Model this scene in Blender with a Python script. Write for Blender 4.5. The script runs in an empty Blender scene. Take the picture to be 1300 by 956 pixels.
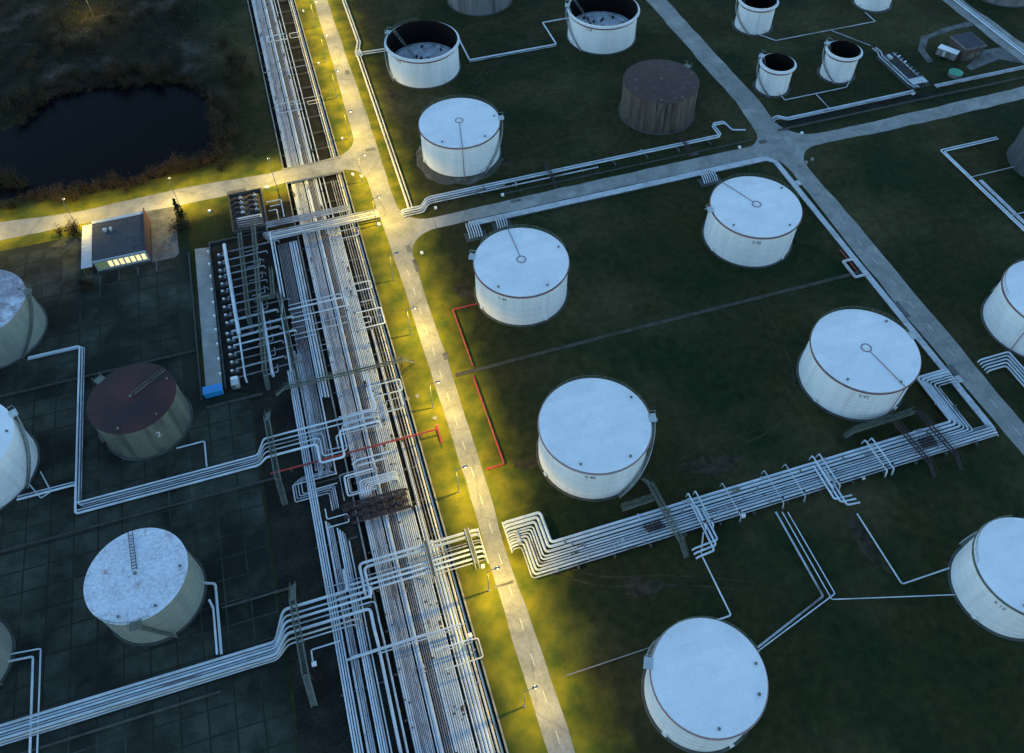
import bpy, math, random
import numpy as np
from mathutils import Matrix, Vector
R = math.radians
rnd = random.Random(7)
SC = bpy.context.scene
COL = SC.collection
# ------------------------------------------------------------------ camera
# Site grid: X runs along the cross road (to the right), Y runs along the main road (away from the viewer).
F_PX, PITCH, ROLL, H = 1016.458, R(51.57719), R(-0.72509), 140.0
CX, CY = 650.0, 433.5
TH = math.atan2(0.2913, 0.9566)
ca, sa = math.cos(TH), math.sin(TH)
def _rot(v): return np.array([v[0]*ca + v[1]*sa, -v[0]*sa + v[1]*ca, v[2]])
_fw = np.array([0, math.cos(PITCH), -math.sin(PITCH)])
_up = np.array([0, math.sin(PITCH), math.cos(PITCH)])
_rt = np.array([1.0, 0, 0])
_r2 = math.cos(ROLL)*_rt + math.sin(ROLL)*_up
_u2 = -math.sin(ROLL)*_rt + math.cos(ROLL)*_up
FW, UP, RT = _rot(_fw), _rot(_u2), _rot(_r2)
def S(px, py, z=0.0):
    """point of the site (at height z) that the photograph shows at pixel (px, py)"""
    d = FW + RT*(px-CX)/F_PX + UP*(CY-py)/F_PX
    t = (z-H)/d[2]
    return (float(d[0]*t), float(d[1]*t))
cam_d = bpy.data.cameras.new('camera')
cam = bpy.data.objects.new('camera', cam_d); COL.objects.link(cam)
M = Matrix(((RT[0], UP[0], -FW[0], 0), (RT[1], UP[1], -FW[1], 0), (RT[2], UP[2], -FW[2], H), (0, 0, 0, 1)))
cam.matrix_world = M
cam_d.sensor_fit = 'HORIZONTAL'; cam_d.sensor_width = 36.0
cam_d.lens = 36.0*F_PX/1300.0
cam_d.shift_y = -(478.0-CY)/1300.0
cam_d.clip_start = 1.0; cam_d.clip_end = 6000.0
SC.camera = cam
# ------------------------------------------------------------------ sky, sun, exposure
W = bpy.data.worlds.new('World'); SC.world = W; W.use_nodes = True
nt = W.node_tree; nt.nodes.clear()
sky = nt.nodes.new('ShaderNodeTexSky'); sky.sky_type = 'NISHITA'; sky.sun_disc = False
SUN_EL, SUN_AZ = R(8.0), R(288.0)
sky.sun_elevation = SUN_EL; sky.sun_rotation = SUN_AZ
sky.air_density = 1.0; sky.dust_density = 0.0; sky.ozone_density = 2.5; sky.altitude = 100
bg = nt.nodes.new('ShaderNodeBackground'); bg.inputs['Strength'].default_value = 0.13
ow = nt.nodes.new('ShaderNodeOutputWorld')
nt.links.new(sky.outputs[0], bg.inputs[0]); nt.links.new(bg.outputs[0], ow.inputs[0])
sun_d = bpy.data.lights.new('sun', 'SUN'); sun = bpy.data.objects.new('sun', sun_d); COL.objects.link(sun)
sun_d.energy = 0.007; sun_d.angle = R(40); sun_d.color = (1.0, 0.86, 0.80)
_sd = Vector((math.sin(SUN_AZ)*math.cos(SUN_EL), math.cos(SUN_AZ)*math.cos(SUN_EL), math.sin(SUN_EL)))
sun.rotation_euler = _sd.to_track_quat('Z', 'Y').to_euler()
SC.view_settings.view_transform = 'Standard'; SC.view_settings.look = 'None'
SC.view_settings.exposure = 2.05; SC.view_settings.gamma = 1.0
LAMP_W = 1280.0
LAMP_COL = (1.0, 0.68, 0.08)

# ------------------------------------------------------------------ helpers
def tag(o, label=None, cat=None, group=None, kind=None):
    if label: o['label'] = label
    if cat: o['category'] = cat
    if group: o['group'] = group
    if kind: o['kind'] = kind
    return o
def empty(name, loc=(0, 0, 0), rz=0.0):
    o = bpy.data.objects.new(name, None); COL.objects.link(o)
    o.location = loc; o.rotation_euler = (0, 0, rz); o.empty_display_size = 0.5
    return o
class MB:
    def __init__(s): s.v = []; s.f = []
    def box(s, x0, x1, y0, y1, z0, z1):
        n = len(s.v)
        s.v += [(x0,y0,z0),(x1,y0,z0),(x1,y1,z0),(x0,y1,z0),(x0,y0,z1),(x1,y0,z1),(x1,y1,z1),(x0,y1,z1)]
        s.f += [(n,n+3,n+2,n+1),(n+4,n+5,n+6,n+7),(n,n+1,n+5,n+4),(n+1,n+2,n+6,n+5),(n+2,n+3,n+7,n+6),(n+3,n,n+4,n+7)]
        return s
    def cbox(s, c, d, rz=0.0, taper=1.0):
        n = len(s.v); cs, sn = math.cos(rz), math.sin(rz)
        for z, k in ((-.5, 1.0), (.5, taper)):
            for x, y in ((-.5,-.5),(.5,-.5),(.5,.5),(-.5,.5)):
                X, Y = x*d[0]*k, y*d[1]*k
                s.v.append((c[0]+X*cs-Y*sn, c[1]+X*sn+Y*cs, c[2]+z*d[2]))
        s.f += [(n,n+3,n+2,n+1),(n+4,n+5,n+6,n+7),(n,n+1,n+5,n+4),(n+1,n+2,n+6,n+5),(n+2,n+3,n+7,n+6),(n+3,n,n+4,n+7)]
        return s
    def lathe(s, prof, n=48, c=(0, 0, 0), a0=0.0, a1=2*math.pi, cap=True):
        b = len(s.v); full = abs(a1-a0-2*math.pi) < 1e-6; m = n if full else n+1
        for r, z in prof:
            for i in range(m):
                t = a0+(a1-a0)*i/n
                s.v.append((c[0]+r*math.cos(t), c[1]+r*math.sin(t), c[2]+z))
        for j in range(len(prof)-1):
            for i in range(n):
                i2 = (i+1) % m if full else i+1
                s.f.append((b+j*m+i, b+j*m+i2, b+(j+1)*m+i2, b+(j+1)*m+i))
        if full and cap:
            for j, fl in ((0, True), (len(prof)-1, False)):
                if prof[j][0] > 1e-4:
                    q = [b+j*m+i for i in range(n)]
                    s.f.append(tuple(q[::-1] if fl else q))
        return s
    def tube(s, pts, r, seg=8, caps=True, r1=None):
        pts = [np.array(p, float) for p in pts]
        q = [pts[0]]
        for p in pts[1:]:
            if np.linalg.norm(p-q[-1]) > 1e-4: q.append(p)
        pts = q; n = len(pts)
        if n < 2: return s
        tang = []
        for i in range(n):
            a = pts[i]-pts[i-1] if i else pts[1]-pts[0]
            b_ = pts[i+1]-pts[i] if i < n-1 else a
            t = a/np.linalg.norm(a)+b_/np.linalg.norm(b_)
            l = np.linalg.norm(t)
            tang.append(t/l if l > 1e-6 else a/np.linalg.norm(a))
        u = np.cross(tang[0], (0, 0, 1.0))
        if np.linalg.norm(u) < 1e-3: u = np.cross(tang[0], (0, 1.0, 0))
        u /= np.linalg.norm(u); b = len(s.v)
        for i in range(n):
            u = u-tang[i]*np.dot(u, tang[i]); u /= np.linalg.norm(u); w = np.cross(tang[i], u)
            k = 1.0
            if 0 < i < n-1:
                a = pts[i]-pts[i-1]; c_ = float(np.dot(a/np.linalg.norm(a), tang[i])); k = 1/max(c_, .5)
            rr = r if r1 is None else r+(r1-r)*i/(n-1)
            for j in range(seg):
                t = 2*math.pi*j/seg
                s.v.append(tuple(pts[i]+u*rr*math.cos(t)*1.0+w*rr*math.sin(t)))
        for i in range(n-1):
            for j in range(seg):
                j2 = (j+1) % seg
                s.f.append((b+i*seg+j, b+(i+1)*seg+j, b+(i+1)*seg+j2, b+i*seg+j2))
        if caps:
            s.f.append(tuple(b+j for j in range(seg)))
            s.f.append(tuple(b+(n-1)*seg+j for j in range(seg))[::-1])
        return s
    def poly(s, pts, z=0.0):
        n = len(s.v); s.v += [(p[0], p[1], z) for p in pts]; s.f.append(tuple(range(n, n+len(pts)))); return s
    def slab(s, pts, z0, z1):
        n = len(s.v); m = len(pts)
        s.v += [(p[0], p[1], z0) for p in pts]+[(p[0], p[1], z1) for p in pts]
        s.f.append(tuple(n+m+i for i in range(m))); s.f.append(tuple(n+i for i in range(m))[::-1])
        for i in range(m): s.f.append((n+i, n+(i+1) % m, n+m+(i+1) % m, n+m+i))
        return s
    def mesh(s, name, mat=None, smooth=False, org=(0, 0, 0)):
        me = bpy.data.meshes.new(name)
        v = [(p[0]-org[0], p[1]-org[1], p[2]-org[2]) for p in s.v]
        me.from_pydata(v, [], s.f); me.update()
        if mat: me.materials.append(mat)
        if smooth:
            me.polygons.foreach_set('use_smooth', [True]*len(me.polygons))
            try: me.set_sharp_from_angle(angle=R(40))
            except Exception: pass
        return me
    def build(s, name, mat=None, parent=None, smooth=False, org=None):
        """org: world origin for a top-level mesh; children are in their parent's frame"""
        me = s.mesh(name, mat, smooth, org or (0, 0, 0))
        o = bpy.data.objects.new(name, me); COL.objects.link(o)
        if org: o.location = org
        if parent: o.parent = parent
        return o
def inst(src, name=None, loc=None, rz=None, parent=None):
    c = src.copy(); COL.objects.link(c)
    if loc is not None: c.location = loc
    if rz is not None: c.rotation_euler = (0, 0, rz)
    if parent is not None: c.parent = parent
    return c
def copy_tree(o, parent=None):
    c = o.copy(); COL.objects.link(c)
    if parent: c.parent = parent
    for ch in list(o.children): copy_tree(ch, c)
    return c
def fillet(pts, f):
    pts = [np.array(p, float) for p in pts]; out = [pts[0]]
    for i in range(1, len(pts)-1):
        a, b, c = pts[i-1], pts[i], pts[i+1]
        la, lc = np.linalg.norm(a-b), np.linalg.norm(c-b)
        if la < 1e-4 or lc < 1e-4: continue
        d = min(f, la*.48, lc*.48)
        p, q = b+(a-b)/la*d, b+(c-b)/lc*d
        for t in (0, .25, .5, .75, 1): out.append((1-t)**2*p+2*t*(1-t)*b+t*t*q)
    out.append(pts[-1]); return out
ORD = 'first second third fourth fifth sixth seventh eighth ninth tenth eleventh twelfth thirteenth fourteenth fifteenth sixteenth seventeenth eighteenth nineteenth twentieth'.split()
for t_ in ('twenty', 'thirty', 'forty'):
    ORD += [f'{t_}-{w}' for w in ORD[:9]]+([{'twenty': 'thirtieth', 'thirty': 'fortieth', 'forty': 'fiftieth'}[t_]])

# ------------------------------------------------------------------ materials
MATS = {}
def mat(name, c1, c2=None, scale=1.0, rough=.6, metal=0.0, detail=6, stretch=(1, 1, 1), lo=.4, hi=.62, c3=None, s3=.2, lo3=.5, hi3=.65,
        bump=0.0, bscale=8.0, vary=0.0, world=False, spec=.5, emit=None, emit_s=0.0, fine=0.0, fscale=40.0, cracks=0.0, cscale=.22, seams=0.0):
    m = bpy.data.materials.new(name); m.use_nodes = True; t = m.node_tree; n = t.nodes; L = t.links
    b = n['Principled BSDF']; b.inputs['Roughness'].default_value = rough; b.inputs['Metallic'].default_value = metal
    b.inputs['Specular IOR Level'].default_value = spec
    b.inputs['Base Color'].default_value = (*c1, 1)
    if world: co = n.new('ShaderNodeNewGeometry').outputs['Position']
    else: co = n.new('ShaderNodeTexCoord').outputs['Object']
    if stretch != (1, 1, 1):
        mp = n.new('ShaderNodeMapping'); mp.inputs['Scale'].default_value = stretch; L.new(co, mp.inputs[0]); cs = mp.outputs[0]
    else: cs = co
    col = None
    oi = None
    if not world and (c2 or c3):
        oi = n.new('ShaderNodeObjectInfo')
        ad = n.new('ShaderNodeVectorMath'); ad.operation = 'ADD'
        ml = n.new('ShaderNodeMath'); ml.operation = 'MULTIPLY'; ml.inputs[1].default_value = 57.0
        L.new(oi.outputs['Random'], ml.inputs[0]); L.new(cs, ad.inputs[0]); L.new(ml.outputs[0], ad.inputs[1]); cs = ad.outputs[0]
    def noise(sc, vec, det=detail):
        x = n.new('ShaderNodeTexNoise'); x.inputs['Scale'].default_value = sc; x.inputs['Detail'].default_value = det
        x.inputs['Roughness'].default_value = .62; L.new(vec, x.inputs['Vector']); return x.outputs['Fac']
    def ramp(f, a, z):
        x = n.new('ShaderNodeMapRange'); x.inputs['From Min'].default_value = a; x.inputs['From Max'].default_value = z
        L.new(f, x.inputs['Value']); return x.outputs['Result']
    def mix(f, A, B, mode='MIX'):
        x = n.new('ShaderNodeMix'); x.data_type = 'RGBA'; x.blend_type = mode
        if isinstance(f, float): x.inputs['Factor'].default_value = f
        else: L.new(f, x.inputs['Factor'])
        for k, v in (('A', A), ('B', B)):
            i = [q for q in x.inputs if q.name == k and q.type == 'RGBA'][0]
            if isinstance(v, tuple): i.default_value = (*v[:3], 1)
            else: L.new(v, i)
        return [q for q in x.outputs if q.type == 'RGBA'][0]
    col = c1
    if c2: col = mix(ramp(noise(scale, cs), lo, hi), c1, c2)
    if c3: col = mix(ramp(noise(s3, cs, 4), lo3, hi3), col, c3)
    if fine:
        f = ramp(noise(fscale, co, 3), .3, .7)
        col = mix(float(fine), col, f, 'OVERLAY') if not isinstance(col, tuple) else mix(float(fine), col, f, 'OVERLAY')
    if cracks:
        vo = n.new('ShaderNodeTexVoronoi'); vo.feature = 'DISTANCE_TO_EDGE'; vo.inputs['Scale'].default_value = cscale
        wn = n.new('ShaderNodeTexNoise'); wn.inputs['Scale'].default_value = .8; L.new(co, wn.inputs['Vector'])
        wa = n.new('ShaderNodeVectorMath'); wa.operation = 'ADD'; L.new(co, wa.inputs[0]); L.new(wn.outputs['Color'], wa.inputs[1]); L.new(wa.outputs[0], vo.inputs['Vector'])
        mr = n.new('ShaderNodeMapRange'); mr.inputs['From Max'].default_value = .018; mr.inputs['To Min'].default_value = cracks; mr.inputs['To Max'].default_value = 0.0
        L.new(vo.outputs['Distance'], mr.inputs['Value']); col = mix(mr.outputs[0], col, (.03, .03, .028))
    if seams:
        br = n.new('ShaderNodeTexBrick'); br.inputs['Scale'].default_value = 1.0; br.inputs['Brick Width'].default_value = 6.0; br.inputs['Row Height'].default_value = 1.8
        br.inputs['Mortar Size'].default_value = .045; br.inputs['Color1'].default_value = (1, 1, 1, 1); br.inputs['Color2'].default_value = (.93, .93, .93, 1); br.inputs['Mortar'].default_value = (1-seams,)*3+(1,)
        L.new(co, br.inputs['Vector']); col = mix(1.0, col, br.outputs['Color'], 'MULTIPLY')
    if vary:
        if oi is None: oi = n.new('ShaderNodeObjectInfo')
        mr = n.new('ShaderNodeMapRange'); mr.inputs['To Min'].default_value = 1-vary; mr.inputs['To Max'].default_value = 1+vary*.6
        L.new(oi.outputs['Random'], mr.inputs['Value'])
        hv = n.new('ShaderNodeHueSaturation'); L.new(mr.outputs[0], hv.inputs['Value'])
        if isinstance(col, tuple): hv.inputs['Color'].default_value = (*col, 1)
        else: L.new(col, hv.inputs['Color'])
        col = hv.outputs[0]
    if not isinstance(col, tuple): L.new(col, b.inputs['Base Color'])
    if bump:
        bp = n.new('ShaderNodeBump'); bp.inputs['Strength'].default_value = bump; bp.inputs['Distance'].default_value = .1
        L.new(noise(bscale, co), bp.inputs['Height']); L.new(bp.outputs[0], b.inputs['Normal'])
    if emit:
        b.inputs['Emission Color'].default_value = (*emit, 1); b.inputs['Emission Strength'].default_value = emit_s
    MATS[name] = m; return m
GRASS = mat('grass', (.030, .028, .010), (.0125, .0225, .0075), .05, .95, c3=(.060, .052, .022), s3=.028, lo3=.48, hi3=.70, bump=.35, bscale=2.5, world=True, spec=.1, fine=.30, fscale=.55, detail=10)
EARTH = mat('dark_earth', (.015, .015, .012), (.026, .026, .019), .25, .95, c3=(.012, .011, .009), s3=.08, world=True, spec=.1, bump=.5, bscale=3, fine=.4, fscale=2.2)
ROAD = mat('road_surface', (.27, .265, .235), (.205, .205, .185), .28, .85, c3=(.33, .32, .28), s3=.10, world=True, spec=.25, bump=.15, bscale=14, fine=.14, fscale=2.0, detail=7, cracks=.22, cscale=.055)
SLAB = mat('concrete_slab', (.050, .054, .040), (.030, .034, .025), .3, .9, c3=(.011, .014, .010), s3=.05, lo3=.44, hi3=.58, world=True, vary=.16, spec=.2, fine=.3, fscale=4, detail=9)
JOINT = mat('slab_joint_moss', (.024, .028, .020), (.085, .09, .07), .04, .95, lo=.52, hi=.66, world=True, spec=.1)
CONC = mat('concrete', (.26, .26, .24), (.20, .205, .19), .8, .88, c3=(.14, .14, .12), s3=.25, spec=.25, vary=.12, fine=.25, fscale=9)
DCONC = mat('dark_concrete', (.075, .078, .07), (.05, .05, .045), .7, .92, vary=.15, spec=.2)
PIPE = mat('pipe_cladding', (.55, .60, .63), (.43, .48, .51), .35, .42, .0, c3=(.36, .37, .37), s3=.12, lo3=.55, hi3=.75, vary=.22, fine=.15, fscale=8)
PIPEC = mat('pipe_cream', (.64, .60, .52), (.55, .52, .45), .35, .5, c3=(.42, .38, .31), s3=.15, vary=.12)
PIPED = mat('pipe_weathered', (.42, .45, .48), (.32, .35, .38), .5, .5, c3=(.17, .15, .15), s3=.15, vary=.35)
PIPER = mat('pipe_rusty', (.22, .22, .24), (.15, .14, .145), .5, .7, c3=(.22, .22, .23), s3=.2, vary=.35)
REDP = mat('red_paint', (.36, .028, .022), (.27, .024, .02), .8, .5, c3=(.14, .025, .025), s3=.3)
MAUVE = mat('oxide_red_paint', (.20, .085, .085), (.16, .07, .07), 1, .55)
WHITE = mat('white_shell_paint', (.74, .74, .73), (.66, .66, .65), .45, .45, stretch=(1, 1, .07), c3=(.50, .48, .44), s3=.55, lo3=.58, hi3=.85, fine=.08, fscale=3)
WHITEROOF = mat('white_roof_paint', (.78, .77, .75), (.72, .715, .70), .22, .5, c3=(.58, .61, .63), s3=.12, lo3=.58, hi3=.8, fine=.12, fscale=2, seams=.10)
RUSTSHELL = mat('streaked_rusty_shell', (.060, .040, .028), (.10, .085, .066), .9, .8, stretch=(1, 1, .06), lo=.42, hi=.6, c3=(.03, .024, .02), s3=1.1, lo3=.5, hi3=.62)
RUSTROOF = mat('rusty_brown_roof', (.045, .020, .016), (.058, .028, .023), .5, .8, c3=(.09, .08, .075), s3=.6, lo3=.6, hi3=.72, fine=.4, fscale=2)
REDROOF = mat('oxide_red_roof', (.030, .006, .006), (.016, .0055, .0065), .35, .8, c3=(.055, .009, .010), s3=.15, fine=.3, fscale=2)
OLDSHELL = mat('lichen_grey_shell', (.125, .13, .095), (.085, .09, .072), .5, .85, stretch=(1, 1, .12), c3=(.045, .05, .042), s3=.5, lo3=.5, hi3=.7)
PALESHELL = mat('pale_greenish_shell', (.22, .235, .195), (.17, .19, .165), .5, .8, stretch=(1, 1, .15), c3=(.17, .19, .17), s3=.4, lo3=.55, hi3=.75)
STAINROOF = mat('rust_stained_pale_roof', (.57, .60, .63), (.50, .51, .54), .25, .7, c3=(.34, .22, .22), s3=.55, lo3=.57, hi3=.76, fine=.3, fscale=2)
PINKROOF = mat('faded_pink_roof', (.30, .27, .29), (.24, .215, .235), .5, .75, c3=(.52, .54, .58), s3=.2, fine=.3, fscale=2)
DARKSHELL = mat('dark_grey_shell', (.055, .058, .06), (.04, .042, .045), .5, .8, stretch=(1, 1, .15), c3=(.07, .072, .072), s3=.4)
GREYSHELL = mat('dull_grey_shell', (.16, .155, .155), (.12, .115, .115), .5, .8, stretch=(1, 1, .1), c3=(.075, .07, .07), s3=.5)
INNER = mat('near_black_inner_shell', (.010, .008, .007), (.006, .005, .005), .6, .95, stretch=(1, 1, .2), spec=.1)  # near-black tone for inner walls and the small tanks' decks
DECK = mat('floating_deck', (.60, .62, .63), (.42, .45, .46), .45, .6, c3=(.10, .08, .07), s3=.55, lo3=.55, hi3=.68)
STEEL = mat('galvanised_walkway', (.15, .16, .125), (.10, .11, .085), 1.2, .65, c3=(.07, .08, .06), s3=.5, vary=.2)
PALESTEEL = mat('pale_steel', (.45, .48, .47), (.36, .39, .39), 1.0, .5, .2)
DARKSTEEL = mat('rusty_dark_steel', (.040, .028, .026), (.025, .02, .02), 1.5, .8, c3=(.07, .03, .028), s3=.8, vary=.3)
OLDASPH = mat('worn_asphalt', (.13, .13, .125), (.085, .085, .08), .4, .9, c3=(.05, .05, .042), s3=.15, world=True, fine=.2, fscale=3)
GRAVEL = mat('gravel', (.085, .085, .07), (.055, .055, .045), 1.5, .95, c3=(.13, .13, .115), s3=.3, world=True, spec=.1, fine=.5, fscale=9)
DUCT = mat('duct_cover_concrete', (.50, .51, .51), (.42, .43, .43), .9, .8, c3=(.34, .35, .35), s3=.3, world=True, fine=.25, fscale=6)
WATER = mat('pond_water', (.0035, .003, .0035), rough=.2, spec=.025, bump=.25, bscale=1.2, world=True)
SHRUB = mat('scrub_twigs', (.085, .056, .030), (.05, .036, .022), .6, .95, spec=.1, vary=.35)
SHRUBG = mat('scrub_olive_leaves', (.028, .030, .016), (.05, .042, .022), .6, .95, spec=.1, vary=.35)
BARK = mat('bark', (.045, .035, .025), spec=.1, rough=.95)
NEEDLE = mat('dark_needles', (.012, .020, .012), (.02, .03, .016), 1, .9, spec=.1)
ROOFING = mat('bitumen_roof', (.028, .032, .040), (.04, .044, .05), .3, .85, c3=(.02, .022, .028), s3=.6)
PANEL = mat('pale_metal_roof', (.42, .45, .48), (.36, .39, .42), .5, .5, vary=.1)
BRICK = mat('red_brick_wall', (.075, .034, .026), (.06, .028, .022), 2, .9)
PLASTER = mat('painted_wall', (.34, .36, .34), (.28, .30, .28), .8, .85)
BROWNW = mat('brown_boarded_wall', (.07, .045, .04), (.05, .034, .03), 1, .85)
GLASSLIT = mat('lit_window', (.5, .5, .4), (.3, .3, .2), 1, .3, emit=(1.0, .86, .34), emit_s=.24)
GLASSDIM = mat('dim_window', (.05, .08, .05), rough=.2, emit=(.45, .6, .18), emit_s=.05)
BLUE = mat('blue_sheet', (.02, .25, .55), (.018, .2, .45), 1, .5)
GREENP = mat('green_sheet', (.05, .30, .17), (.04, .22, .13), 1, .5)
MARK = mat('faded_white_marking', (.55, .54, .48), (.36, .36, .33), 2.5, .8)
LENS = mat('lamp_lens', (.9, .8, .5), rough=.3, emit=(1.0, .75, .28), emit_s=5)
POST = mat('lamp_post_paint', (.20, .21, .20), (.15, .16, .15), 2, .6)
TEXT = mat('black_stencil', (.03, .03, .03), rough=.7)
TEXTW = mat('white_stencil', (.6, .6, .58), rough=.7)
WBOX = mat('white_box_paint', (.75, .74, .70), rough=.5)

def verge_glow_and_reeds(m):
    # dry verge grass, yellow lamp glow painted into its colour along the lit roads
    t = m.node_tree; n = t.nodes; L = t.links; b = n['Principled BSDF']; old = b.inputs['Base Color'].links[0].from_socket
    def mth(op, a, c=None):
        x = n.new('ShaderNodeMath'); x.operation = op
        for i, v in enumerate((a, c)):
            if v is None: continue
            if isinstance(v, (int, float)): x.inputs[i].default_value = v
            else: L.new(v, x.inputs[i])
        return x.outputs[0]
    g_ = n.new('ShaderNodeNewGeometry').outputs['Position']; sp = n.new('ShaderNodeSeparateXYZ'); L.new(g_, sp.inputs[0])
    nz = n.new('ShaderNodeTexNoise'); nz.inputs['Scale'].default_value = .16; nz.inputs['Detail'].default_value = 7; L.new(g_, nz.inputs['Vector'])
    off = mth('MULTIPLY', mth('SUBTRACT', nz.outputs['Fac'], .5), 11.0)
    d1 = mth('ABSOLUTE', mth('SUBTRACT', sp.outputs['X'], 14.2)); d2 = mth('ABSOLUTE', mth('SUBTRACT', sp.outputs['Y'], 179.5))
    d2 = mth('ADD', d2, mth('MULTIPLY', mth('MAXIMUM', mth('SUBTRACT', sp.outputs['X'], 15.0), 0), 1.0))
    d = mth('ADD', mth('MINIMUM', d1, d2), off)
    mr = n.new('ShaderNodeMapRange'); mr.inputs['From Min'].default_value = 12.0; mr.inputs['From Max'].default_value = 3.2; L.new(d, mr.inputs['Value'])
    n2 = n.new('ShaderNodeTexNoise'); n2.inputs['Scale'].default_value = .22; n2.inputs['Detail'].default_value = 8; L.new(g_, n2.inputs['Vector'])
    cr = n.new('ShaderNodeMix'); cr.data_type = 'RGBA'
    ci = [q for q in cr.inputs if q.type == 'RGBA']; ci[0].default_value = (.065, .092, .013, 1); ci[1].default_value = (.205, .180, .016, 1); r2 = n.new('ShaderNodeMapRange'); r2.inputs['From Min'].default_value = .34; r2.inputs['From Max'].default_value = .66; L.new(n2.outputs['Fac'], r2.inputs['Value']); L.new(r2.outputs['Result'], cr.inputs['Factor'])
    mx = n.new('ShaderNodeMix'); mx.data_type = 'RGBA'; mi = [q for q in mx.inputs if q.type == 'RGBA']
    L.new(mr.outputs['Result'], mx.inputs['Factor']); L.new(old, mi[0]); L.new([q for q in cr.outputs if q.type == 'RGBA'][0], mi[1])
    # bleached reed beds in the rough ground round the pond
    n3 = n.new('ShaderNodeTexNoise'); n3.inputs['Scale'].default_value = .055; n3.inputs['Detail'].default_value = 10; n3.inputs['Roughness'].default_value = .68; L.new(g_, n3.inputs['Vector'])
    r3 = n.new('ShaderNodeMapRange'); r3.inputs['From Min'].default_value = .52; r3.inputs['From Max'].default_value = .70; L.new(n3.outputs['Fac'], r3.inputs['Value'])
    rw = n.new('ShaderNodeMapRange'); rw.inputs['From Min'].default_value = -16; rw.inputs['From Max'].default_value = -30; L.new(sp.outputs['X'], rw.inputs['Value'])
    rn = n.new('ShaderNodeMapRange'); rn.inputs['From Min'].default_value = 188; rn.inputs['From Max'].default_value = 198; L.new(sp.outputs['Y'], rn.inputs['Value'])
    f3 = mth('MULTIPLY', mth('MULTIPLY', r3.outputs['Result'], rw.outputs['Result']), rn.outputs['Result'])
    m4 = n.new('ShaderNodeMix'); m4.data_type = 'RGBA'; i4 = [q for q in m4.inputs if q.type == 'RGBA']
    L.new(mth('MULTIPLY', mth('MULTIPLY', rw.outputs['Result'], rn.outputs['Result']), .85), m4.inputs['Factor']); L.new([q for q in mx.outputs if q.type == 'RGBA'][0], i4[0]); i4[1].default_value = (.011, .011, .007, 1)
    m3 = n.new('ShaderNodeMix'); m3.data_type = 'RGBA'; i3 = [q for q in m3.inputs if q.type == 'RGBA']
    L.new(f3, m3.inputs['Factor']); L.new([q for q in m4.outputs if q.type == 'RGBA'][0], i3[0]); i3[1].default_value = (.085, .07, .055, 1)
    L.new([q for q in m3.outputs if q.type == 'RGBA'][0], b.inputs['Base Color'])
verge_glow_and_reeds(GRASS)
# ------------------------------------------------------------------ ground with sunken pipe track and pond basin
PT_W, PT_E = -8.35, 6.45          # sides of the sunken pipe track
PT_Z = -1.35
POND = [S(*q, -.5) for q in ((-60, 190), (20, 160), (70, 118), (130, 106), (190, 102), (243, 102), (262, 120), (272, 150), (281, 180), (272, 203), (240, 213), (205, 224), (150, 236), (90, 243), (20, 250), (-80, 262))]
def inpoly(x, y, P):
    c = False; j = len(P)-1
    for i in range(len(P)):
        if (P[i][1] > y) != (P[j][1] > y) and x < (P[j][0]-P[i][0])*(y-P[i][1])/(P[j][1]-P[i][1])+P[i][0]: c = not c
        j = i
    return c
def dpoly(x, y, P):
    m = 1e9
    for i in range(len(P)):
        ax, ay = P[i-1]; bx, by = P[i]; dx, dy = bx-ax, by-ay
        t = max(0, min(1, ((x-ax)*dx+(y-ay)*dy)/(dx*dx+dy*dy)))
        m = min(m, math.hypot(x-ax-t*dx, y-ay-t*dy))
    return m
def hill(x, y):
    return .5*math.sin(x*.13+1)*math.sin(y*.17)+.35*math.sin(x*.31+y*.22)+.25*math.sin(x*.6-y*.45+2)
def gz(x, y):
    if PT_W-.001 < x < PT_E+.001 and y < 420: return PT_Z
    z = 0.0
    if x < -11 and y > 184:
        k = min(1, (-11-x)/8)*min(1, (y-184)/8)
        z = k*(.35+.7*hill(x, y))
        if x > -140 and y < 260:
            d = dpoly(x, y, POND)
            if inpoly(x, y, POND): z = -.5-min(2.0, d*.4)
            else: z = -.5+(z+.5)*min(1, d/5)
    return z
xs = [-2500, -1200, -600, -350, -220, -170]+[-140+2.5*i for i in range(161)]+[300, 400, 700, 1500, 2500]
ys = [-1500, -600, -200, -80, -30]+[2.5*i for i in range(121)]+[320, 360, 421, 600, 1000, 2000, 3500]
for e_ in (PT_W, PT_E):
    xs = [x for x in xs if abs(x-e_) > .6]
xs += [PT_W-.02, PT_W, PT_E, PT_E+.02]; xs.sort()
g = MB()
nx = len(xs)
for y in ys:
    for x in xs: g.v.append((x, y, gz(x, y)))
for j in range(len(ys)-1):
    for i in range(nx-1):
        g.f.append((j*nx+i, j*nx+i+1, (j+1)*nx+i+1, (j+1)*nx+i))
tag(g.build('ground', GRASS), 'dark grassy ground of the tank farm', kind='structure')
w = MB(); w.poly([(-170, 168), (-14, 176), (-14, 252), (-170, 262)], -.5)
w = MB(); wp = []
for i, q in enumerate(POND):
    wp.append(q)
cxp = sum(q[0] for q in wp)/len(wp); cyp = sum(q[1] for q in wp)/len(wp)
w.poly([(cxp+(q[0]-cxp)*1.04, cyp+(q[1]-cyp)*1.05) for q in wp], -.56)
tag(w.build('pond_water', WATER), 'still dark pond', kind='structure')
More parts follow.
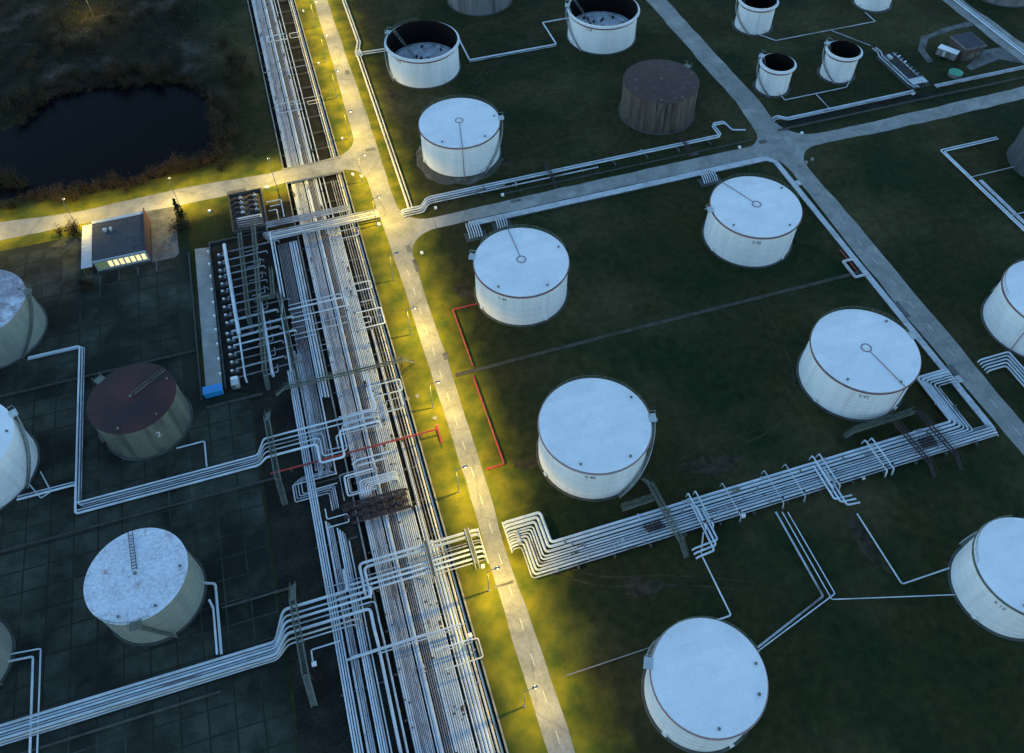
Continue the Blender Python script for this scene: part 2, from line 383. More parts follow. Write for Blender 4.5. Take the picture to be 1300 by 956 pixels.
# dark earth under the pipes
s = MB(); s.poly([(PT_W+.03, -20), (PT_E-.03, -20), (PT_E-.03, 330), (PT_W+.03, 330)], PT_Z+.02)
tag(s.build('pipe_track_floor', EARTH), kind='structure')
s = MB(); s.poly([(-27.5, -5), (PT_W-.35, -5), (PT_W-.35, 168.5), (-24, 168.5), (-24, 158.5), (-30.3, 158.5), (-30.3, 112), (-25.0, 110), (-24.5, 46)], .02)
tag(s.build('dark_earth_strip', EARTH), kind='structure')
# ------------------------------------------------------------------ roads
def edge(pts, amp=.12, step=4.0):
    out = []
    for (x0, y0), (x1, y1) in zip(pts, pts[1:]):
        L_ = math.hypot(x1-x0, y1-y0); k = max(1, int(L_/step)); nx_, ny_ = -(y1-y0)/L_, (x1-x0)/L_
        for i in range(k):
            t = i/k; o = rnd.uniform(-amp, amp)
            out.append((x0+(x1-x0)*t+nx_*o, y0+(y1-y0)*t+ny_*o))
    out.append(pts[-1]); return out
def arc(cx_, cy_, r, a0, a1, n=8): return [(cx_+r*math.cos(R(a0+(a1-a0)*i/n)), cy_+r*math.sin(R(a0+(a1-a0)*i/n))) for i in range(n+1)]
roads = MB()
# main road, with its side roads and rounded corners, as one sheet made of butted strips
mainL = [(13.0, -10), (12.6, 36), (12.9, 60), (13.2, 72), (13.0, 104), (12.9, 130), (12.6, 150), (12.0, 165)]
mainR = [(17.0, -10), (16.9, 36), (16.4, 60), (17.0, 72), (17.3, 103), (17.2, 130), (17.4, 138)]
def sheet(name, pts, z=.035, m=None, label=None, tri=True):
    m = m or ROAD
    me = MB(); me.poly(pts, z); o = me.build(name, m); tag(o, label, kind='structure'); return o
Lp = edge(mainL)[:-1]; Rp = edge(mainR)[:-1]
pts = Rp+arc(25.2, 138.9, 7.8, 180, 90, 8)+[(25.3, 150.8)]+arc(25.0, 158.3, 7.5, 270, 180, 8)+edge([(17.3, 166), (17.6, 200), (17.1, 266), (17.2, 420)])
pts += edge([(12.8, 420), (12.8, 266), (12.4, 210), (12.0, 192)])+arc(4.2, 190.0, 7.8, 0, -70, 7)[1:]+[(-2, 181.9)]
pts += [(-2, 176.6)]+arc(5.6, 170.0, 6.6, 85, 0, 7)+Lp[::-1]
main_road = sheet('main_road', pts, .04, label='pale lamp-lit service road')
sheet('west_road', edge([(-2.03, 181.9), (-12.8, 181.2), (-35, 182.4), (-61, 181.2), (-80, 183.2), (-150, 185), (-320, 190)])+edge([(-320, 183), (-150, 178), (-80, 176.2), (-61, 176.2), (-35, 175.6), (-13.5, 175.6), (-2.03, 176.6)]), .04, label='lamp-lit side road past the pond')
sheet('cross_road', edge([(25.33, 146.75), (60, 146.9), (117.5, 146.7)], .12)+[(117.5, 151.5)]+edge([(117.4, 151.5), (60, 151.4), (25.33, 150.8)], .15), .04, label='blue grey cross road between tank rows')
je = [(117.53, 146.5)]+arc(114.6, 140.5, 6.0, 80, 0, 6)+edge([(120.7, 138), (120.0, 81), (120.8, 48), (121, -20), (121, -120)], .2)
je += edge([(126, -120), (126, -20), (125.6, 48), (125.9, 79), (126.2, 120), (125.9, 139)], .2)+arc(133.2, 139.2, 7.2, 180, 95, 7)
je += edge([(134, 146.6), (150, 145.9), (175, 146.0), (202, 146.5), (330, 147), (500, 147)], .2)+edge([(500, 152), (330, 152), (205, 151.7), (150, 150.6), (138, 150.8)], .2)
je += arc(136.0, 159.6, 8.6, 265, 185, 7)+edge([(127.6, 162), (127.9, 169), (125.8, 232), (125.5, 300), (125.5, 500)], .2)+edge([(119.2, 500), (119.2, 300), (119.4, 232), (121.2, 171), (120.4, 160)], .2)+arc(113.8, 157.4, 6.2, 0, -72, 6)+[(117.53, 151.5)]
sheet('east_road', je, .04, label='blue grey crossroads and road along the east tanks')
sheet('north_east_road', edge([(213.5, 120), (213, 201), (212, 300)], .3)+edge([(219, 300), (219.5, 200), (221, 170), (220, 120)], .3), .045)
sheet('works_yard', edge([(213.2, 171), (207, 171.5), (196, 165.5)], .4)+edge([(196, 163.8), (208, 165.5), (213.2, 162)], .4)[:], .03, OLDASPH)
sheet('cabin_track', edge([(213, 187), (205, 186.5), (193, 184), (187.5, 178), (186.2, 171)], .3)+edge([(188.4, 171), (189.6, 177.4), (194.4, 182.4), (206, 184.6), (213, 184.4)], .3), .03, OLDASPH)
# bridge deck edges where the west road spans the pipe track
for y, nm in ((181.75, 'far'), (175.95, 'near')):
    k = MB(); k.box(PT_W-.6, PT_E+.5, y-.12, y+.12, -.35, .22)
    tag(k.build('deck_kerb', CONC, org=None), f'low concrete kerb of the road deck over the pipes, {"pond" if nm == "far" else "control room"} side', 'kerb', 'deck kerbs over the pipe track')
k = MB(); k.slab([(PT_W-.5, 176.15), (PT_E+.4, 176.15), (PT_E+.4, 181.55), (PT_W-.5, 181.55)], -.4, .02)
tag(k.build('road_deck', CONC), kind='structure')
# dashes
def dashes(parent, x, y0, y1, per, ln, wd=.16):
    src = None; y = y0
    while y < y1:
        if src is None:
            me = MB(); me.box(-wd/2, wd/2, -ln/2, ln/2, 0, .004); src = me.build('lane_dash', MARK, parent); o = src
        else: o = inst(src, parent=parent)
        o.location = (x+rnd.uniform(-.05, .05), y, .043); y += per
dashes(main_road, 15.0, 20.5, 140, 6.3, 2.2)
er = bpy.data.objects['east_road']
dashes(er, 123.2, 38, 118, 7.2, 2.4)
# site path and its kerb through the grass between the tank rows
k = MB(); k.slab(edge([(17.9, 100.6), (60, 100.7), (118, 100.4)], .05)+edge([(118, 101.3), (60, 101.6), (17.9, 101.5)], .05), -.1, .12)
tag(k.build('garden_path', mat('mossy_path', (.075, .07, .055), (.045, .045, .03), .4, .95, world=True, spec=.1)), 'narrow concrete path through the grass between four white tanks', 'path')
bpy.data.objects['garden_path']['kind'] = 'structure'; bpy.data.objects['garden_path'].name = 'narrow_path'

# ------------------------------------------------------------------ concrete yard on the left: slabs one by one
yard = MB(); yard.poly([(-150, -5), (-25.2, -5), (-25.2, 111), (-34.6, 111.5), (-34.6, 158), (-63, 172), (-150, 172)], .015)
yard = yard.build('concrete_yard', JOINT); tag(yard, 'old slab-paved yard around the western tanks', kind='structure')
WEST = [(-45.8, 108.7, 8.5), (-45.6, 70.3, 8.4), (-78, 107, 10.6), (-78, 144, 10.6), (-78, 68, 8.4)]
src = None; rest = MB(); cells = []
for i in range(24):
    for j in range(40):
        x, y = -27.4-4.35*i, 2.2+4.35*j
        if x < -140 or y > 170: continue
        if x > -37 and y > 110: continue
        if y > 155 and x > -64: continue
        if any(math.hypot(x-a, y-b) < r-1 for a, b, r in WEST): continue
        v = Vector((x, y, -H)); zc = v.x*FW[0]+v.y*FW[1]-H*FW[2]
        px = CX+F_PX*(x*RT[0]+y*RT[1]-H*RT[2])/zc; py = CY-F_PX*(x*UP[0]+y*UP[1]-H*UP[2])/zc
        cells.append((not (-15 < px < 1000 and 0 < py < 965), -py, x, y))
cells.sort()
for n_, (off, _, x, y) in enumerate(cells):
    if n_ < 298 and not off:
        if src is None:
            me = MB(); me.v = []; me.cbox((0, 0, .02), (4.12, 4.12, .05), 0, .985); src = me.build('paving_slab', SLAB, yard); o = src
        else: o = inst(src, parent=yard)
        o.location = (x, y, .02+rnd.uniform(-.008, .018)); o.rotation_euler = (rnd.uniform(-.002, .002), rnd.uniform(-.002, .002), rnd.uniform(-.006, .006))
    else: rest.cbox((x, y, .035), (4.12, 4.12, .05))
if rest.v: tag(rest.build('outer_slabs', SLAB, yard), kind='stuff')

# ------------------------------------------------------------------ storage tanks
def text_mesh(s, size):
    cu = bpy.data.curves.new('t', 'FONT'); cu.body = s; cu.size = size; cu.align_x = 'CENTER'; cu.extrude = 0.0; cu.resolution_u = 3
    o = bpy.data.objects.new('t', cu); COL.objects.link(o); bpy.context.view_layer.update()
    dg = bpy.context.evaluated_depsgraph_get()
    me = bpy.data.meshes.new_from_object(o.evaluated_get(dg)); bpy.data.objects.remove(o); bpy.data.curves.remove(cu); return me
def img(deg): return R(deg)-TH             # direction as seen in the photograph -> site angle
def tank(label, x, y, Rr, h, shell=WHITE, roof=WHITEROOF, line=None, ring=True, stair=None, stair_len=75, number=None, num_at=255, centre=True, rail=None,
         drop=None, open_top=False, deck_z=1.4, deck=DECK, group='white storage tanks', rim=None, nmat=None, courses=5, pad=DCONC, skirt=.5, cat='storage tank', walk=None, wmat=None):
    t = empty('storage_tank', (x, y, 0)); tag(t, label, cat, group)
    b = MB(); b.lathe([(Rr+skirt, 0.02), (Rr+skirt-.25, .16), (Rr+.05, .2)], 72, cap=False); b.build('foundation_ring', pad, t)
    b = MB(); prof = [(Rr, .1)]
    for k in range(courses):
        z0, z1 = .1+(h-.1)*k/courses, .1+(h-.1)*(k+1)/courses
        rr = Rr-.018*k
        prof += [(rr, z0+.001), (rr, z1-.05), (rr+.03, z1-.045), (rr+.03, z1-.002)]
    if open_top:
        prof += [(Rr-.05, h)]
        b.lathe(prof, 96, cap=False); b.build('shell', shell, t, True)
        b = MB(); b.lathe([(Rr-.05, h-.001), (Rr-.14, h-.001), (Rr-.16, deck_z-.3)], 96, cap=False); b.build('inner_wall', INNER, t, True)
        b = MB(); b.lathe([(Rr+.02, h-.55), (Rr+.62, h-.55), (Rr+.62, h-.42), (Rr+.02, h-.42)], 96, cap=False); b.build('wind_girder', shell, t)
        b = MB(); b.lathe([(Rr+.03, h-1.3), (Rr+.16, h-1.3), (Rr+.16, h-1.0), (Rr+.03, h-1.0)], 96, cap=False); b.build('foam_ring_pipe', MAUVE, t)
        b = MB(); b.lathe([(Rr-.17, deck_z), (Rr-1.9, deck_z+.35), (Rr-2.0, deck_z+.05), (0.01, deck_z+.0)], 72, cap=False)
        fr = b.build('floating_roof', deck, t, True)
        for _ in range(16 if Rr > 8 else 4):
            a, q = rnd.uniform(0, 6.28), rnd.uniform(.5, Rr-2.6); s_ = rnd.uniform(.2, .5)
            b = MB(); b.lathe([(s_, 0), (s_, rnd.uniform(.3, .8)), (.01, .9)], 8, (q*math.cos(a), q*math.sin(a), deck_z)); b.build('deck_fitting', DARKSTEEL, fr)
        b = MB(); sa_ = img(150); px_, py_ = math.cos(sa_)*(Rr-.3), math.sin(sa_)*(Rr-.3)
        for o_ in (-.4, .4):
            ox, oy = -math.sin(sa_)*o_, math.cos(sa_)*o_
            b.tube([(px_+ox, py_+oy, h+.2), (px_*.35+ox, py_*.35+oy, deck_z+.4)], .09, 5)
        for k in range(14):
            f = k/13; q = 1-.65*f; b.cbox((px_*q, py_*q, (h+.2)*(1-f)+(deck_z+.4)*f), (.3, .8, .06), sa_)
        b.build('rolling_ladder', STEEL, t)
    else:
        prof += [(Rr-.02, h)]
        b.lathe(prof, 96, cap=False); b.build('shell', shell, t, True)
        rise = .045*Rr
        b = MB(); b.lathe([(Rr-.03, h-.04), (Rr+.10, h-.03), (Rr+.10, h+.03), (Rr*.55, h+rise*.55), (Rr*.2, h+rise*.93), (.02, h+rise)], 96, cap=False)
        b.build('roof', roof, t, True)
        if ring:
            b = MB(); n_ = 72
            b.tube([((Rr+.2)*math.cos(2*math.pi*i/n_), (Rr+.2)*math.sin(2*math.pi*i/n_), h-.42) for i in range(n_+1)], .15, 7, False)
            b.build('foam_ring_pipe', rim or MAUVE, t, True)
        if centre:
            b = MB()
            if ring and Rr > 6:
                b.lathe([(.95, .02), (.95, .16), (1.1, .16), (1.1, .02)], 28, (0, 0, h+rise-.08), cap=False); b.build('foam_ring', MAUVE, t); b = MB()
            b.lathe([(.22, 0), (.22, .3), (.34, .32), (.32, .42), (.02, .5)], 14, (0, 0, h+rise-.05)); b.build('roof_vent', WHITE if ring else STEEL, t, True)
        if line is not None:
            a = img(line); b = MB()
            b.tube([(1.0*math.cos(a), 1.0*math.sin(a), h+rise+.03), (.55*Rr*math.cos(a), .55*Rr*math.sin(a), h+rise*.55+.12), ((Rr+.15)*math.cos(a), (Rr+.15)*math.sin(a), h+.14)], .075, 6)
            b.build('roof_foam_line', MAUVE, t)
        for k in range(3):
            a = img([35, 250, 320][k]+rnd.uniform(-25, 25)); q = Rr-1.1
            b = MB(); b.lathe([(.2, 0), (.2, .3), (.26, .31), (.26, .38), (.01, .4)], 10, (q*math.cos(a), q*math.sin(a), h+rise*(1-q/Rr)-.02)); b.build('roof_hatch', STEEL, t)
    if walk is not None:
        a = img(walk); c_, s_ = math.cos(a), math.sin(a)
        b = MB()
        for o_ in (-.38, .38): b.tube([(.6*c_-o_*s_, .6*s_+o_*c_, h+.045*Rr+.25), ((Rr-.1)*c_-o_*s_, (Rr-.1)*s_+o_*c_, h+.3)], .06, 5)
        b.build('roof_walkway_rail', wmat or OLDSHELL, t)
        k = 1.0
        b = MB()
        while k < Rr-.3: b.cbox((k*c_, k*s_, h+.045*Rr*(1-k/Rr)+.1), (.1, .7, .05), a); k += .6
        b.build('roof_walkway_tread', wmat or OLDSHELL, t)
    if drop is not None:
        a = img(drop); b = MB(); c_, s_ = math.cos(a), math.sin(a)
        b.tube(fillet([((Rr-.2)*c_, (Rr-.2)*s_, h+.16), ((Rr+.3)*c_, (Rr+.3)*s_, h+.16), ((Rr+.22)*c_, (Rr+.22)*s_, .5), ((Rr+2.0)*c_, (Rr+2.0)*s_, .35)], .3), .085, 6)
        b.build('riser_pipe', MAUVE, t)
    # hand rail round the roof edge
    if rail:
        a0, a1 = img(rail[0]), img(rail[1]); n_ = max(8, int((a1-a0)*Rr/1.1)); b = MB()
        P_ = [((Rr+.05)*math.cos(a0+(a1-a0)*i/n_), (Rr+.05)*math.sin(a0+(a1-a0)*i/n_)) for i in range(n_+1)]
        for z_ in (h+.55, h+1.05): b.tube([(p[0], p[1], z_) for p in P_], .035, 4)
        for p in P_: b.tube([(p[0], p[1], h), (p[0], p[1], h+1.06)], .03, 4)
        b.build('roof_railing', STEEL, t)
    if stair is not None:
        a1 = img(stair); a0 = a1+R(stair_len); n_ = int(h/.22); b = MB()
        for k in range(n_):
            f = (k+.5)/n_; a = a0+(a1-a0)*f
            b.cbox(((Rr+.5)*math.cos(a), (Rr+.5)*math.sin(a), .2+(h-.2)*f), (.78, .30, .05), a)
        b.build('stair_tread', STEEL, t)
        b = MB()
        for rr, dz, th_ in ((Rr+.93, 0.0, .05), (Rr+.93, 1.0, .03)):
            b.tube([(rr*math.cos(a0+(a1-a0)*i/24), rr*math.sin(a0+(a1-a0)*i/24), .2+(h-.2)*i/24+dz) for i in range(25)], th_, 5)
        b.build('stair_rail', STEEL if shell is not WHITE else PALESTEEL, t)
        b = MB(); b.cbox(((Rr+.55)*math.cos(a1), (Rr+.55)*math.sin(a1), h+.02), (1.5, 1.9, .1), a1)
        for o_ in (-.9, .9):
            c_, s_ = math.cos(a1), math.sin(a1)
            b.tube([((Rr+1.25)*c_-o_*s_, (Rr+1.25)*s_+o_*c_, h), ((Rr+1.25)*c_-o_*s_, (Rr+1.25)*s_+o_*c_, h+1.1), ((Rr-.1)*c_-o_*s_, (Rr-.1)*s_+o_*c_, h+1.1)], .04, 4)
        b.build('stair_landing', PALESTEEL if shell is WHITE else STEEL, t)
    if number:
        me = text_mesh(number, 1.15 if not nmat else 2.2); a = img(num_at); zt = h-2.3 if not nmat else h-4.4
        for v in me.vertices:
            th2 = a+v.co.x/(Rr+.05); zz = zt+v.co.y
            v.co = ((Rr+.045)*math.cos(th2), (Rr+.045)*math.sin(th2), zz)
        me.materials.append(nmat or TEXT); o = bpy.data.objects.new('painted_number', me); COL.objects.link(o); o.parent = t
    for k, aa in enumerate((300, 215)):
        a = img(aa+rnd.uniform(-12, 12)); c_, s_ = math.cos(a), math.sin(a); b = MB()
        b.tube([(Rr*c_, Rr*s_, .95), ((Rr+.35)*c_, (Rr+.35)*s_, .95)], .38, 12); b.tube([((Rr+.35)*c_, (Rr+.35)*s_, .95), ((Rr+.43)*c_, (Rr+.43)*s_, .95)], .48, 12)
        b.build('manway', shell, t)
    return t
tank('white tank nearest the road bend, its roof line running to the back', 39.0, 120.1, 10.6, 10, line=106, stair=172, stair_len=-68, number='S 44', num_at=246, drop=106, rail=(20, 150))
tank('white tank inside the crossroads corner, its roof line running to the back left', 97.9, 120.2, 10.6, 10, line=128, stair=186, stair_len=-60, number='S 40', num_at=262, drop=128, rail=(10, 160))
tank('white tank with a plain roof and no roof line, beside the long pipe bank', 39.0, 74.4, 10.6, 10.4, centre=False, stair=6, stair_len=-72, number='S 46', num_at=262, rail=(8, 160), rim=mat('dull_pink_paint', (.34, .22, .22), (.30, .2, .2), 1, .6))
tank('white banded tank with roof line and riser at the front right, over the pipe bank', 98.3, 74.5, 10.7, 10, line=298, stair=18, stair_len=60, number='S 42', num_at=256, drop=298, rail=(20, 150), courses=9)
tank('white tank north of the cross road, its roof line running to the front', 39.1, 173.9, 10.6, 9.9, line=276, stair=8, stair_len=-62, drop=276, rail=(15, 165))
tank('white open-topped tank beside the lamp-lit road, floating roof deep inside', 39.1, 216.4, 10.6, 9.6, open_top=True, stair=158, stair_len=60, number='S 32', num_at=232, rail=(100, 200), deck_z=2.4)
tank('white open-topped tank at the top edge, pale ring round its floating roof', 97.0, 216.5, 10.7, 9.5, open_top=True, stair=172, stair_len=60, number='S 30', num_at=242, rail=(120, 200), deck_z=2.4)
tank('rust brown tank with streaked walls north of the cross road', 97.5, 174.3, 10.5, 10, RUSTSHELL, RUSTROOF, ring=False, stair=40, stair_len=60, centre=True, group='rusty tanks')
tank('dark red roofed tank with lichen grey walls in the slab yard', -45.8, 108.7, 8.45, 9.4, OLDSHELL, REDROOF, ring=False, stair=150, stair_len=60, group='western yard tanks', number='2', num_at=312, nmat=TEXTW, pad=DCONC, walk=55)
tank('pale tank with rust-stained roof and greenish walls in the slab yard', -45.6, 70.3, 8.4, 9.8, PALESHELL, STAINROOF, ring=False, stair=285, stair_len=22, group='western yard tanks', pad=DCONC, rail=(240, 300), walk=112, wmat=DARKSTEEL)
tank('white tank cut by the left edge, below the pipe elbow', -78, 107, 10.6, 10, WHITE, WHITEROOF, ring=False, stair=40, stair_len=-60, group='western yard tanks', pad=DCONC)
tank('grey walled tank with faded pink roof cut by the left edge', -78, 144, 10.6, 10, PALESHELL, PINKROOF, ring=False, stair=20, stair_len=-60, group='western yard tanks', pad=DCONC)
tank('pale grey tank at the bottom left corner', -78, 68, 8.4, 9.5, PALESHELL, STAINROOF, ring=False, stair=300, stair_len=40, group='western yard tanks', pad=DCONC)
tank('white tank at the bottom edge, right of the lamp-lit road', 39.3, 26.1, 8.85, 9.8, centre=False, ring=True, stair=168, stair_len=-60, rail=(20, 160), rim=MATS['dull_pink_paint'])
tank('white tank cut by the right edge, lowest on that side', 98.8, 25.7, 8.85, 9.9, centre=False, ring=True, stair=60, stair_len=60, number='S 12', num_at=222, rail=(90, 175), rim=STEEL)
tank('white tank cut by the right edge, beyond the east road', 145.6, 74.8, 10.6, 10, line=222, drop=222, rail=(90, 180), stair=60, stair_len=60)
tank('dark walled tank with white roof cut by the right edge', 188.6, 120.0, 10.6, 10, DARKSHELL, WHITEROOF, ring=False, rail=(100, 220), stair=30, stair_len=60, group='outer tanks')
tank('dull grey tank at the top edge behind the open tanks', 66.5, 250.5, 10.6, 9.5, GREYSHELL, RUSTROOF, ring=False, stair=60, stair_len=60, group='outer tanks')
tank('dull grey tank at the top right corner', 236, 200, 10.6, 9.5, GREYSHELL, RUSTROOF, ring=False, stair=60, stair_len=60, group='outer tanks')
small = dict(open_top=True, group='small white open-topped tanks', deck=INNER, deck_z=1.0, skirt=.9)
tank('small open white tank nearest the crossroads', 134.7, 174.6, 4.66, 8.3, stair=140, stair_len=110, **small)
tank('small open white tank beside the manifold rack', 156.4, 174.5, 4.75, 8.3, stair=140, stair_len=110, **small)
tank('small open white tank at the top edge, taller than its two neighbours', 145.6, 206.8, 5.7, 8.9, stair=140, stair_len=110, **small)
tank('small white tank at the top edge with only its foot in view', 190, 207, 5.7, 8.9, stair=60, stair_len=90, **small)

# ------------------------------------------------------------------ pipes
def pipe(pts, r, m, label, group=None, fil=None, seg=8, cat='pipe', name='pipe'):
    b = MB(); b.tube(fillet(pts, fil if fil is not None else max(.35, 2.2*r)), r, seg)
    o = b.build(name, m, None, True, tuple(pts[0])); tag(o, label, cat, group); return o
def flanges(o, pts, r, lo=9, hi=26):
    b = MB(); z0 = np.array(pts[0])
    for p, q in zip(pts, pts[1:]):
        p, q = np.array(p, float), np.array(q, float); L_ = np.linalg.norm(q-p)
        if L_ < 10: continue
        d = (q-p)/L_; k = rnd.uniform(3, hi)
        while k < L_-2:
            c = p+d*k-z0; b.tube([c-d*.14, c+d*.14], r*1.5+.03, 8)
            if rnd.random() < .22: b.tube([c+d*.5, c+d*1.3], r*1.35+.06, 8); b.tube([c+d*.9, c+d*.9+np.array((0, 0, r+.55))], .06, 5); b.lathe([(.2, 0), (.2, .05)], 8, tuple(c+d*.9+np.array((0, 0, r+.55))))
            k += rnd.uniform(lo, hi)
    if b.v: tag(b.build('flange', rnd.choice((STEEL, PIPED, PIPER, DARKSTEEL)), o), kind='stuff')
def offs(P, d):
    out = []
    for i in range(len(P)):
        n = []
        for j in (i-1, i):
            if 0 <= j < len(P)-1:
                dx, dy = P[j+1][0]-P[j][0], P[j+1][1]-P[j][1]; l = math.hypot(dx, dy); n.append((-dy/l, dx/l))
        if len(n) == 1: n = n*2
        k = 1+n[0][0]*n[1][0]+n[0][1]*n[1][1]
        out.append((P[i][0]+d*(n[0][0]+n[1][0])/k, P[i][1]+d*(n[0][1]+n[1][1])/k))
    return out
def bank(P, z, spec, lab, group, drop0=False, drop1=False, fil=None, zdrop=-1.0, one=None):
    """spec: list of (offset, radius, material); lab has {} for the ordinal"""
    for i, (d, r, m) in enumerate(spec):
        q = [(p[0], p[1], z+r) for p in offs(P, d)]
        if drop0: q = [(q[0][0], q[0][1], zdrop)]+q
        if drop1: q = q+[(q[-1][0], q[-1][1], zdrop)]
        pipe(q, r, m, lab.format(ORD[i]), group, fil)
def pp(px, z=1.0):
    out = []
    for q in px:
        x, y = S(q[0], q[1], z)
        if out:
            dx, dy = abs(x-out[-1][0]), abs(y-out[-1][1])
            if dx > 2.0*dy: y = out[-1][1]
            elif dy > 2.0*dx: x = out[-1][0]
        out.append((x, y, z))
    return out
# --- the sunken pipe track, one object per pipe, counted from the west kerb
track = [(-7.25, .17, PIPE), (-6.88, .17, PIPE), (-6.5, .17, PIPE)]
track += [(-6.15+.29*i, .115, PIPED) for i in range(7)]
track += [(-3.3, .36, PIPE), (-2.62, .10, PIPER), (-2.26, .10, PIPER), (-1.9, .11, PIPER), (-1.55, .10, PIPED), (-1.1, .17, PIPE)]
track += [(-.35+.37*i, .15, PIPE) for i in range(7)]
track += [(2.95, .09, PIPED), (3.5, .11, PIPED), (4.1, .10, PIPER), (4.75, .12, PIPED), (5.35, .2, PIPEC), (5.95, .2, PIPEC)]
for i, (x, r, m) in enumerate(track):
    y1 = 330
    kind = 'thick' if r > .3 else ('thin' if r < .12 else 'pale')
    ya = 10
    if 16 <= i <= 22 and i not in (17, 20): y1 = 158
    if i in (23, 24, 25): y1 = 174
    fp = [(x, ya, PT_Z+.45), (x, y1, PT_Z+.45)]
    fo = pipe(fp, r, m, f'{kind} pipe, {ORD[i]} from the west kerb, in the sunken track', 'pipes in the sunken track', seg=8)
    if r > .13: flanges(fo, fp, r)
for i, (x, r, y0, y1) in enumerate([(2.6, .13, 10, 74), (3.75, .24, 10, 66), (4.35, .24, 10, 65), (3.2, .13, 10, 120), (-.75, .14, 10, 330), (-3.85, .13, 10, 330)]):
    pipe([(x, y0, PT_Z+.5), (x, y1, PT_Z+.5), (x, y1+.02, PT_Z+.1)], r, PIPE, f'{ORD[i]} of the extra pale pipes laid between the others in the sunken track', 'pipes in the sunken track')
# sleepers under them
for i in range(40):
    y = 14+i*7.6
    if i == 0:
        b = MB(); b.cbox((0, 0, 0), (14.2, .35, .5)); sl0 = b.build('pipe_sleeper', DCONC); o = sl0
    else: o = inst(sl0)
    o.location = ((PT_W+PT_E)/2, y, PT_Z+.26); tag(o, f'low concrete sleeper in the sunken track, {ORD[i]} from the bottom', 'pipe sleeper', 'sleepers in the sunken track')
for x, nm in ((PT_W-.18, 'west'), (PT_E+.2, 'east')):
    for y0, y1, lb in ((-10, 175.8, 'near'), (181.9, 330, 'far')):
        b = MB(); b.box(x-.14, x+.14, y0, y1, -1.5, .28); tag(b.build('retaining_kerb', CONC), f'long concrete kerb on the {nm} side of the pipe track, {lb} the road deck' if lb == 'near' else f'long concrete kerb on the {nm} side of the pipe track, past the road deck', 'retaining wall', 'kerbs of the pipe track')
# --- western rack at ground level
G2 = 'pipes of the western rack'
wr = [(-16.45, .15, PIPE), (-16.05, .15, PIPE), (-15.62, .14, PIPE), (-15.2, .15, PIPE), (-14.4, .2, PIPED)]
wr += [(-13.95+.26*i, .11, PIPED) for i in range(5)]
wr += [(-12.55+.3*i, .10, PIPER if i % 2 else PIPED) for i in range(5)]+[(-10.75, .15, PIPE)]
for i, (x, r, m) in enumerate(wr):
    y1 = 113 if i < 4 else 119-(i % 3)
    y0 = 84.6+.5*(i % 5) if i >= 4 else 12
    if i in (0, 1): y0 = 12
    pipe([(x, y0, .5), (x, y1, .5)], r, m, f'{ORD[i]} pipe of the western rack between the two steel footbridges' if y0 > 80 else f'{ORD[i]} pipe of the western rack, running down to the bottom edge', G2)
wl = [(-14.35, .2, PIPED), (-13.9, .12, PIPED), (-13.6, .12, PIPED), (-13.3, .12, PIPED), (-12.5, .13, PIPE), (-12.15, .13, PIPE), (-11.75, .15, PIPE), (-11.4, .13, PIPED), (-10.85, .12, PIPE)]
for i, (x, r, m) in enumerate(wl):
    pipe([(x, 10, .5), (x, 75.2-.5*i if i < 8 else 70, .5)], r, m, f'{ORD[i]} short pipe of the lower western rack, below the nested loops', G2)
nr = [(-13.6+.33*i, .085, PIPER) for i in range(8)]+[(-10.75, .16, PIPE), (-10.35, .16, PIPE), (-9.75, .24, PIPE), (-9.15, .18, PIPED)]
for i, (x, r, m) in enumerate(nr):
    pipe([(x, 112.5+(i % 2)*.8 if i < 8 else 104-(i-8)*.2, .55), (x, 152.5, .55)], r, m, f'{ORD[i]} pipe of the upper rack west of the sunken track', 'pipes of the upper western rack')
for i in range(9):
    o = inst(sl0); o.location = (-13.2, 30+i*13.5, .14); o.scale = (.55, 1, .55); tag(o, f'short concrete sleeper under the western rack, {ORD[i]} from the bottom', 'pipe sleeper', 'sleepers of the western rack')
# --- south bank, road to crossroads
SB = [(2.85, .29, PIPE), (2.1, .29, PIPE), (1.35, .26, PIPE), (.68, .17, PIPE), (.18, .17, PIPE), (-.34, .15, PIPED), (-.85, .19, PIPE), (-1.45, .24, PIPE), (-2.05, .2, PIPE), (-2.6, .12, PIPED)]
G3 = 'pipes of the long bank below the white tanks'
east_x = [111.6, 112.3, 113.1, 113.9, 114.4, 114.9]
for i, (d, r, m) in enumerate(SB):
    a = [(17.6, 61.6+d), (21.9+d, 61.6+d), (21.9+d, 55.2+d)]
    z = .75+r
    P = [(a[0][0], a[0][1], -.9), (a[0][0]+.05, a[0][1], z), (a[1][0], a[1][1], z), (a[2][0], a[2][1], z)]
    lab = f'{ORD[i]} pipe from the tank side in the long bank toward the crossroads'
    if i < 6:
        ex = 110.9+.62*i+r; ny = 69.6-.62*i
        P += [(ex, 55.2+d, z), (ex, ny, z), (118.8, ny, z), (119.2, ny, -.9)]
    else: P += [(118.6, 55.2+d, z), (119.0, 55.2+d, -.9)]
    flanges(pipe(P, r, m, lab, G3, fil=.7), P, r)
for i in range(8):
    y = 54.4-.33*i+.9
    pipe([(99.5+.2*i, y, .62), (118.5, y, .62), (118.9, y, -.9)], .095, PIPED, f'{ORD[i]} thin pipe beside the long bank near the crossroads end', 'thin pipes at the east end')
for i in range(13):
    b = MB(); b.cbox((0, 0, 0), (.35, 6.6, .7)) if i == 0 else None
    if i == 0: sl1 = b.build('pipe_sleeper', DCONC); o = sl1
    else: o = inst(sl1)
    o.location = (28+i*7.1, 55.2, .38); tag(o, f'concrete sleeper under the long pipe bank, {ORD[i]} from the road', 'pipe sleeper', 'sleepers of the long bank')
